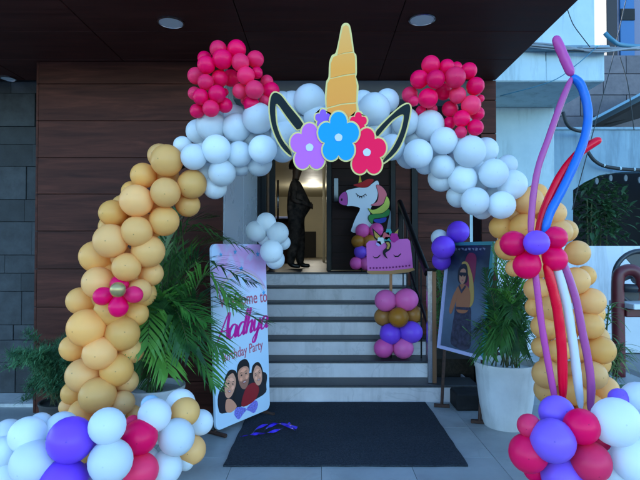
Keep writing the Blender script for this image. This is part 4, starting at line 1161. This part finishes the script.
for (m_, t_) in spec:
    a_ = pb + Vector((rs.uniform(-.08, .08), rs.uniform(-.08, .08), 0))
    mid, tip = P(*m_), P(*t_)
    frond(pt, [a_, a_.lerp(mid, .5) + Vector((0, 0, .05)), mid, tip], rs.uniform(.28, .38), 32, BRIGHT if rs.random() < .45 else PALM, .021, rs.uniform(.15, .45), 55, rs=rs)  # some fronds take a brighter green, a lit look put into the colour

# asparagus fern left
AB = P(62, 440, 4.12); AB.z = 0
ft_ = thing('feathery_fern', 'feathery green fern in a pot in front of the timber corner', 'potted plant', (AB.x, AB.y, 0))
pot(ft_, (AB.x, AB.y, 0), .17, .24, mat=plain('dark_pot', (.05, .045, .04, 1), .6))
rs = random.Random(5)
for k in range(38):
    tipx, tipy = rs.choice([(rs.uniform(2, 60), rs.uniform(345, 402)), (rs.uniform(8, 62), rs.uniform(332, 372)), (rs.uniform(60, 88), rs.uniform(332, 356))])
    tip = P(tipx, tipy, rs.uniform(3.75, 4.3))
    a_ = Vector((AB.x + rs.uniform(-.08, .08), AB.y + rs.uniform(-.08, .08), .2))
    mid = a_.lerp(tip, .55) + Vector((0, 0, .14))
    pp = spline([a_, mid, tip], 9)
    mb = MB(); mb.tube(pp, .0025, 4, mi=1)
    for i in range(4, len(pp)):
        for q in range(13):
            d = Vector((rs.uniform(-1, 1), rs.uniform(-1, 1), rs.uniform(-.6, .8))).normalized()
            ll = rs.uniform(.04, .09); wv = d.cross(Vector((.3, .2, 1))).normalized() * .0034
            p = pp[i] + Vector((rs.uniform(-.012, .012), rs.uniform(-.012, .012), rs.uniform(-.012, .012)))
            mb.add([p - wv, p + wv, p + d * ll + wv * .3, p + d * ll - wv * .3], [(0, 1, 2, 3)])
            for h_ in range(2):
                e = p + d * ll * rs.uniform(.4, .9); d2_ = (d + Vector((rs.uniform(-1, 1), rs.uniform(-1, 1), rs.uniform(-1, 1)))).normalized()
                mb.add([e - wv, e + wv, e + d2_ * ll * .5], [(0, 1, 2)])
    mb.build('spray', [FERN, STEMM], ft_)

# white pot right with leafy plant
RB = Vector((1.53, 4.26, 0))
rp_ = thing('potted_palm', 'leafy green palm in a large white pot beside the framed poster', 'potted plant', RB)
pot(rp_, RB, .245, .52)
rs = random.Random(21)
rb_ = RB + Vector((0, 0, .46))
for (m_, t_, mt_) in [((500, 300, 4.2), (494, 245, 4.25), BRIGHT), ((508, 285, 4.15), (506, 238, 4.2), BRIGHT), ((515, 300, 4.1), (528, 262, 4.1), PALM), ((495, 310, 4.1), (486, 270, 4.0), PALM), ((518, 300, 4.2), (524, 245, 4.3), BRIGHT), ((512, 280, 4.25), (530, 240, 4.3), PALM), ((520, 320, 4.1), (535, 325, 3.95), PALM), ((505, 320, 4.0), (500, 345, 3.85), PALM), ((515, 325, 4.0), (520, 350, 3.85), PALM), ((498, 330, 4.0), (484, 352, 3.9), PALM), ((525, 305, 4.3), (545, 290, 4.3), PALM), ((510, 310, 4.3), (515, 262, 4.4), PALM), ((500, 315, 4.2), (480, 328, 4.2), PALM), ((520, 300, 4.35), (560, 300, 4.4), PALM), ((512, 305, 4.0), (512, 318, 3.8), PALM), ((503, 300, 4.1), (497, 290, 3.95), BRIGHT)]:
    a_ = rb_ + Vector((rs.uniform(-.1, .1), rs.uniform(-.1, .1), 0))
    mid, tip = P(*m_), P(*t_)
    frond(rp_, [a_, a_.lerp(mid, .5), mid, tip], rs.uniform(.2, .30), 34, mt_, .014, rs.uniform(.3, .6), 42, rs=rs)
mb = MB()
for k in range(26):
    a_ = rs.uniform(0, 6.28)
    strap(mb, rb_ + Vector((math.cos(a_) * .1, math.sin(a_) * .1, rs.uniform(0, .35))), Vector((math.cos(a_) * .6, math.sin(a_) * .6, rs.uniform(.5, 1.3))), rs.uniform(.25, .5), .04, rs.uniform(.1, .5))
mb.build('leaf_clump', BRIGHT, rp_)

# variegated plant in small white pot behind the right column
VB = Vector((2.42, 4.35, 0))
vp = thing('potted_plant', 'variegated narrow-leaved plant in a white pot beside the maroon stand', 'potted plant', VB)
pot(vp, VB, .16, .30)
rs = random.Random(31)
for k in range(9):
    top = VB + Vector((rs.uniform(-.12, .14), rs.uniform(-.15, .1), rs.uniform(.5, .98)))
    mb = MB(); a_ = VB + Vector((rs.uniform(-.05, .05), rs.uniform(-.05, .05), .25))
    mb.tube(spline([a_, a_.lerp(top, .5) + Vector((rs.uniform(-.03, .03), 0, 0)), top], 4), .007, 5, mi=1)
    for q in range(26):
        an = rs.uniform(0, 6.28); el = rs.uniform(-.3, 1.1)
        strap(mb, a_.lerp(top, rs.uniform(.6, 1.02)), Vector((math.cos(an), math.sin(an), el)), rs.uniform(.10, .19), .018, rs.uniform(.2, .7), seg=4)
    mb.m += [0] * (len(mb.f) - len(mb.m))
    mb.build('stem_with_leaves', [DRAC if k % 3 else BRIGHT, STEMM], vp)
mb = MB()
for k in range(5):
    strap(mb, VB + Vector((.02, -.05, .30)), Vector((rs.uniform(.3, .8), -.3, rs.uniform(.0, .3))), rs.uniform(.3, .42), .02, .5)
mb.build('long_leaf', BRIGHT, vp)

# fern in the bed behind the rail
rs = random.Random(41)
bp_ = thing('bed_palm', 'low dark green palm in the bed behind the handrail', 'plant', (1.5, 5.9, .30))
for k in range(14):
    a_ = Vector((1.45 + rs.uniform(-.15, .2), 5.8 + rs.uniform(-.2, .3), .29))
    tip = a_ + Vector((rs.uniform(-.35, .35), rs.uniform(-.35, .1), rs.uniform(.45, .95)))
    frond(bp_, [a_, a_.lerp(tip, .5) + Vector((0, 0, .14)), tip], .2, 18, PALM, .016, .5, 48, rs=rs)

# ------------------------------------------------------------------ neighbouring building
PALEB = stone_mat('pale_blue_paint', (.34, .47, .52, 1), (.46, .59, .63, 1), .75, 1.4, None, .15, (.97, 1.03), .7)
BLUEW = stone_mat('blue_paint', (.17, .27, .34, 1), (.24, .36, .43, 1), .75, 1.4, None, .15, (.97, 1.03), .7)
WHITEW = stone_mat('white_wall_paint', (.50, .56, .60, 1), (.62, .67, .70, 1), .75, 1.2, None, .15, (.97, 1.03), .7)
BRICKT = stone_mat('grey_brown_tile', (.085, .075, .085, 1), (.15, .13, .14, 1), .6, 6, None, .2, (.8, 1.2))
nb = thing('neighbouring_house', 'pale blue painted house with overhanging upper storey beside the entrance', 'building', (3, 8, 0))
MB().bbox(1.9, 3.66, 8.0, 12, 0, 3.67, .01).build('lower_wall', PALEB, nb)
up = MB().bbox(1.76, 3.77, 6.77, 12, 3.672, 3.95, .012).build('upper_storey', PALEB, nb)
zt = P(550, 52, 6.77).z
MB().bbox(1.76, 2.99, 6.765, 6.80, 3.68, zt, .006).build('wall_panel', PALEB, up)
MB().bbox(3.0, 3.77, 6.765, 6.80, 3.68, zt, .006).build('wall_panel', PALEB, up)
MB().box(1.76, 3.765, 6.803, 12, 3.951, zt - .01).build('upper_wall', PALEB, nb)
MB().bbox(1.76, 3.80, 6.68, 12, zt, zt + .06, .01).build('ledge', BLUEW, nb)
MB().bbox(1.76, 3.70, 6.86, 12, zt + .061, 14, .01).build('upper_wall', PALEB, nb)

# rear blue wall with dark arched opening
rw = thing('blue_rear_wall', 'blue painted yard wall with a dark wide arched opening', 'wall', (5, 9.2, 0))
Yw = 9.2
hz = [P(x, y, Yw) for x, y in ((573, 250), (573, 190), (585, 182), (600, 175), (622, 172), (650, 172), (668, 180), (684, 192), (684, 250))]
ztop = P(600, 130, Yw).z
outl = [Vector((3.67, Yw, 0)), Vector((3.67, Yw, ztop)), Vector((9.5, Yw, ztop)), Vector((9.5, Yw, 0)), Vector((hz[-1].x, Yw, 0))]
for q in reversed(hz): outl.append(Vector((q.x, Yw, q.z)))
outl.append(Vector((hz[0].x, Yw, 0)))
MB().prism(outl, Vector((0, .2, 0))).build('wall_face', BLUEW, rw)
MB().bbox(3.67, 9.5, Yw - .03, Yw + .22, ztop, ztop + .05, .006).build('coping', BLUEW, rw)
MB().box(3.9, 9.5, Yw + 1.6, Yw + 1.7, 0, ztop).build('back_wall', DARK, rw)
GRILL = plain('grill_plate', (.02, .022, .026, 1), .5)
for x, y in ((597, 181), (611, 178), (626, 178), (640, 180)):
    c0 = P(x, y, Yw - .02)
    MB().prism([c0 + Vector((.03 * math.cos(k), 0, .06 * math.sin(k))) for k in [i * math.pi / 5 for i in range(10)]], Vector((0, .03, 0))).build('vent_plate', plain('vent_grey', (.10, .13, .15, 1), .6) if x == 597 else MAT['vent_grey'], rw)
# shrub in the opening
rs = random.Random(51)
sb = thing('yard_shrub', 'leafy green shrub in the dark opening of the blue wall', 'shrub', (P(600, 245, 9.6).x, 9.6, 0))
mb = MB()
for k in range(420):
    c0 = P(rs.gauss(600, 13), rs.gauss(212, 18), 9.6); c0.y += rs.uniform(-.35, .45)
    an = rs.uniform(0, 6.28)
    strap(mb, c0, Vector((math.cos(an), math.sin(an) - .3, rs.uniform(-.6, .7))), rs.uniform(.14, .26), .08, rs.uniform(.1, .5), seg=3)
mb.build('crown', leaf_mat('shrub_leaf', (.02, .06, .03, 1), (.05, .13, .05, 1)), sb)
mb = MB()
for k in range(7):
    c0 = Vector((P(600, 245, 9.6).x + rs.uniform(-.1, .1), 9.6, 0)); t_ = P(rs.gauss(600, 9), rs.uniform(190, 230), 9.6)
    mb.tube(spline([c0, c0.lerp(t_, .6) + Vector((rs.uniform(-.1, .1), 0, 0)), t_], 4), .012, 5)
mb.build('stems', STEMM, sb)
# white low wall
lw = MB().bbox(2.3, 9.0, 7.2, 7.4, 0, P(600, 246, 7.2).z, .012).build('low_wall', WHITEW)
tag(lw, 'white painted low yard wall behind the maroon stand', 'wall')
# tiled house behind
th_ = thing('tiled_house', 'grey-brown tiled house wall rising behind the blue yard wall', 'building', (6, 10.9, 0))
Yt = 11.0
ztt = P(620, 55, Yt).z
core = MB().box(4.6, 11, Yt + .03, 14, 0, ztt).build('wall_core', GROUT, th_)
zz_ = ztop - .2; row = 0
while zz_ < ztt:
    x = 4.6 - (row % 2) * .5
    while x < 10.5:
        x1 = x + 1.0
        if x1 > 4.65: MB().bbox(max(x, 4.6) + .006, x1 - .006, Yt, Yt + .035, zz_ + .006, min(zz_ + .46, ztt) - .006, .004).build('wall_tile', BRICKT, core)
        x = x1
    zz_ += .46; row += 1
xa, xb = P(612, 30, Yt).x, P(623, 30, Yt).x
MB().bbox(xa, xb, Yt + .2, Yt + .5, ztt, ztt + 3, .01).build('dark_column', plain('column_dark', (.018, .012, .013, 1), .6), th_)
MB().bbox(xb + .01, 11, Yt + .4, Yt + .7, ztt, ztt + 3, .01).build('upper_wall', plain('grey_violet', (.17, .18, .26, 1), .7), th_)
xa, xb = P(630, 30, Yt).x, P(645, 30, Yt).x
w_ = MB().bbox(xa, xb, Yt + .36, Yt + .40, P(630, 55, Yt).z, ztt + 2.6, .01).build('window', plain('blue_shutter', (.02, .12, .30, 1), .5), th_)
MB().bbox(xa, xb, Yt + .34, Yt + .359, P(630, 13, Yt).z, P(630, 1, Yt).z, .006).build('pane', DARK, w_)
# sloping awning
aw = thing('awning', 'sloping blue metal awning with dark underside on the tiled house', 'awning', P(618, 115, 9.9))
q = [P(592, 121, 9.7), P(660, 85, 9.7), P(660, 95, 10.9), P(592, 129, 10.9)]
MB().prism(q, Vector((0, 0, .05))).build('sheet', plain('awning_blue', (.10, .24, .34, 1), .5), aw)
q = [P(594, 125, 9.72), P(660, 91, 9.72), P(660, 112, 9.9), P(596, 131, 9.9)]
MB().prism(q, Vector((0, .06, 0))).build('valance', DARK, aw)

# cables strung across
cables = thing('cable_bundle', 'bundle of grey and black cables strung along the pale house', 'cables', P(560, 48, 6.6))
CB1, CB2 = plain('cable_grey', (.20, .23, .26, 1), .6), plain('cable_dark', (.015, .018, .02, 1), .6)
TEALC = plain('cable_teal', (.03, .17, .26, 1), .5)
for k in range(6):
    o1, o2 = random.uniform(-3, 3), random.uniform(-2, 2)
    MB().tube(spline([P(528, 44 + o1, 6.62), P(560, 47 + o1, 6.62), P(590, 50 + o2, 6.62), P(612, 49.5 + o2, 6.7), P(650, 47 + o1, 7.2)], 6), .010 if k < 4 else .014, 5).build('cable', CB1 if k % 3 else CB2, cables, smooth=True)
MB().tube(spline([P(605, 33, 7.0), P(612, 40, 7.0), P(622, 45, 7.2), (P(650, 47, 7.5))], 6), .03, 7).build('cable', TEALC, cables, smooth=True)
MB().tube(spline([P(567, 8, 6.7), P(573, 24, 6.7), P(583, 38, 6.7), P(590, 47, 6.62)], 6), .006, 5).build('cable', CB2, cables, smooth=True)
MB().tube(spline([P(500, 96, 6.9), P(550, 82, 6.6), P(575, 66, 6.6), P(598, 46, 6.6)], 5), .006, 5).build('cable', TEALC, cables, smooth=True)
MB().tube([P(626, 0, 9), P(612, 62, 8.6), P(572, 210, 8.3)], .008, 5).build('cable', CB2, cables)
MB().tube(spline([P(620, 57, 9), P(628, 85, 9.0), P(634, 130, 9.1)], 4), .008, 5).build('cable', CB2, cables)
MB().tube(spline([P(563, 112, 8.8), P(567, 124, 8.8), P(575, 130, 8.9), P(590, 133, 9.0)], 5), .03, 6).build('cable', CB2, cables, smooth=True)
lc = thing('wall_cable', 'thick black cable sagging across the blue rear wall', 'cables', P(610, 167, 9.1))
MB().tube(spline([P(588, 152, 9.05), P(595, 161, 9.05), P(608, 167, 9.05), P(640, 170, 9.05), P(670, 166, 9.05)], 6), .032, 8).build('cable', CB2, lc, smooth=True)
for x, y in ((604, 165.5), (620, 168.5), (634, 169.5)):
    p = P(x, y, 9.05); MB().tube([p - Vector((.015, 0, 0)), p + Vector((.015, 0, 0))], .036, 8).build('clip', PALEB, lc)

# maroon metal stand with a wheel
ms_ = thing('wheel_stand', 'maroon metal stand with curved top pipe and round dark wheel by the white wall', 'stand', (3.4, 5.9, 0))
XM = P(618, 300, 5.9).x
zt_ = P(618, 272, 5.9).z
MB().tube(spline([(XM, 5.9, 0.001), (XM, 5.9, .5), (XM, 5.9, zt_ - .12), (XM + .05, 5.9, zt_), (XM + .16, 5.88, zt_ + .02), (XM + .24, 5.86, zt_ - .06), (XM + .26, 5.85, zt_ - .22)], 5), .068, 12).build('curved_pipe', MAROON, ms_, smooth=True)
MB().tube([(XM + .05, 5.88, zt_ - .18), (XM + .5, 5.88, zt_ - .2)], .05, 10).build('crossbar', plain('dark_bar', (.02, .025, .03, 1), .4), ms_, smooth=True)
zsf = P(630, 306, 5.9).z
MB().bbox(XM + .06, XM + .75, 5.7, 6.2, zsf - .02, zsf + .04, .008).build('shelf', WHITEW, ms_)
MB().bbox(XM + .06, XM + .75, 5.84, 5.96, zsf - .12, zsf - .03, .008).build('rail', MAROON, ms_)
MB().tube([(XM + .8, 5.9, .001), (XM + .8, 5.9, zsf)], .06, 10).build('post', MAROON, ms_, smooth=True)
cw = Vector((P(641, 278, 6.1).x, 6.1, P(641, 278, 6.1).z))
WHM = plain('wheel_dark', (.02, .026, .034, 1), .4)
ring = [cw + Vector((.32 * math.cos(k * math.pi / 16), 0, .32 * math.sin(k * math.pi / 16))) for k in range(33)]
whl = MB().tube(ring, .03, 8, cap=False).build('wheel', WHM, ms_, smooth=True)
for k in range(5):
    a_ = k * 2 * math.pi / 5 + .5
    a0, a1 = a_ - .42, a_ + .42
    MB().prism([cw + Vector((.07 * math.cos(a_), .02, .07 * math.sin(a_))), cw + Vector((.31 * math.cos(a0), .02, .31 * math.sin(a0))), cw + Vector((.315 * math.cos(a_), .02, .315 * math.sin(a_))), cw + Vector((.31 * math.cos(a1), .02, .31 * math.sin(a1)))], Vector((0, .02, 0))).build('spoke', WHM, whl)
MB().tube([cw + Vector((0, -.12, 0)), cw + Vector((0, .08, 0))], .08, 14).build('hub', WHM, whl)
MB().tube([cw + Vector((0, .06, 0)), Vector((cw.x, 6.14, zsf + .04))], .03, 8).build('wheel_bracket', MAROON, ms_)

# ------------------------------------------------------------------ man in the doorway
MY = 8.0
man_z = LAND
MX = P(296, 200, MY).x
rt = thing('person', 'person in dark patterned shirt and trousers standing sideways in the doorway', 'person', (MX, MY, man_z))
def skin_body():
    J = {}
    def j(n, p, r): J[n] = (Vector(p), r)
    # facing +X
    j('pel', (0, 0, .86), .18); j('belly', (.045, 0, 1.02), .205); j('chest', (.02, 0, 1.22), .18); j('neckb', (-.01, 0, 1.36), .07); j('neck', (.0, 0, 1.42), .055)
    j('head1', (.015, 0, 1.50), .082); j('head2', (.02, 0, 1.575), .09); j('crown', (.01, 0, 1.625), .06)
    for s_, sy in (('l', 1), ('r', -1)):
        j('hip' + s_, (0, sy * .09, .82), .13); j('knee' + s_, (.02 + .04 * sy, sy * .10, .45), .095); j('ank' + s_, (-.01 + .07 * sy, sy * .10, .09), .07)
        j('heel' + s_, (0.02 + .07 * sy, sy * .10, .045), .042); j('toe' + s_, (.15 + .07 * sy, sy * .105, .035), .034)
        j('sh' + s_, (-.01, sy * .175, 1.31), .065); j('el' + s_, (-.03, sy * .225, 1.04), .048); j('wr' + s_, (.17, sy * .17, .99), .036); j('hand' + s_, (.215, sy * .10, .97), .038)
    E = [('pel', 'belly'), ('belly', 'chest'), ('chest', 'neckb'), ('neckb', 'neck'), ('neck', 'head1'), ('head1', 'head2'), ('head2', 'crown')]
    for s_ in 'lr':
        E += [('pel', 'hip' + s_), ('hip' + s_, 'knee' + s_), ('knee' + s_, 'ank' + s_), ('ank' + s_, 'heel' + s_), ('heel' + s_, 'toe' + s_), ('chest', 'sh' + s_), ('sh' + s_, 'el' + s_), ('el' + s_, 'wr' + s_), ('wr' + s_, 'hand' + s_)]
        for f in range(4):
            sy = 1 if s_ == 'l' else -1
            b0, b1 = 'f%d%s' % (f, s_), 'g%d%s' % (f, s_)
            j(b0, (.25, sy * (.065 - .01 * f), .995 - .02 * f), .0105); j(b1, (.262, sy * (.02 - .005 * f), .985 - .02 * f), .0095)
            E += [('hand' + s_, b0), (b0, b1)]
        j('t0' + s_, (.215, sy * .06, 1.015), .012); j('t1' + s_, (.245, sy * .03, 1.02), .010); E += [('hand' + s_, 't0' + s_), ('t0' + s_, 't1' + s_)]
    names = list(J)
    me = bpy.data.meshes.new('body_skeleton')
    me.from_pydata([J[n][0] for n in names], [(names.index(a), names.index(b)) for a, b in E], [])
    ob = bpy.data.objects.new('body_tmp', me); C.objects.link(ob)
    md = ob.modifiers.new('s', 'SKIN')
    for i, n in enumerate(names):
        sv = me.skin_vertices[0].data[i]; sv.radius = (J[n][1], J[n][1]); sv.use_root = (n == 'pel')
    ob.modifiers.new('u', 'SUBSURF').levels = 2
    dg = bpy.context.evaluated_depsgraph_get()
    out = bpy.data.meshes.new_from_object(ob.evaluated_get(dg))
    bpy.data.objects.remove(ob)
    return out
bm_ = skin_body()
bm_.name = 'body'
SHIRT = plain('shirt_pattern', (.07, .045, .034, 1), .8, 0, .3, .85, 14, .6, 9)
TROU = plain('trousers', (.045, .032, .026, 1), .85, 0, .3, .8, 14, .5, 9)
SKINM = plain('skin', (.13, .065, .04, 1), .5)
SHOE = plain('shoe', (.01, .01, .01, 1), .4)
bm_.materials.clear()
for m_ in (SHIRT, TROU, SKINM, SHOE): bm_.materials.append(m_)
for p in bm_.polygons:
    c0 = p.center
    p.use_smooth = True
    if c0.z > 1.39 or c0.x > .20 and abs(c0.y) > .015 and .88 < c0.z < 1.04 and abs(c0.y) < .13 and c0.x > .225: p.material_index = 2
    elif c0.z > .90: p.material_index = 0
    elif c0.z > .085: p.material_index = 1
    else: p.material_index = 3
MM = Matrix.Translation((MX, MY, man_z))
link(bpy.data.objects.new('body', bm_), rt, True, Matrix.Identity(4))
hair = MB()
hp = [(.001, 1.70), (.05, 1.694), (.085, 1.665), (.104, 1.61), (.106, 1.565), (.100, 1.55), (.09, 1.56)]
hair.lathe(hp, (-.012, 0, 0), 16)
hair.build('hair', plain('hair_black', (.008, .007, .006, 1), .5), rt, smooth=True, local=True)
MB().add([(.10, -.012, 1.545), (.10, .012, 1.545), (.128, 0, 1.535), (.10, 0, 1.58), (.10, 0, 1.528)], [(0, 2, 3), (2, 1, 3), (0, 4, 2), (2, 4, 1)]).build('nose', SKINM, rt, local=True)
for sy in (-1, 1):
    MB().tube([(.0, sy * .088, 1.53), (-.004, sy * .098, 1.555), (-.006, sy * .092, 1.585)], .012, 6).build('ear', SKINM, rt, local=True, smooth=True)
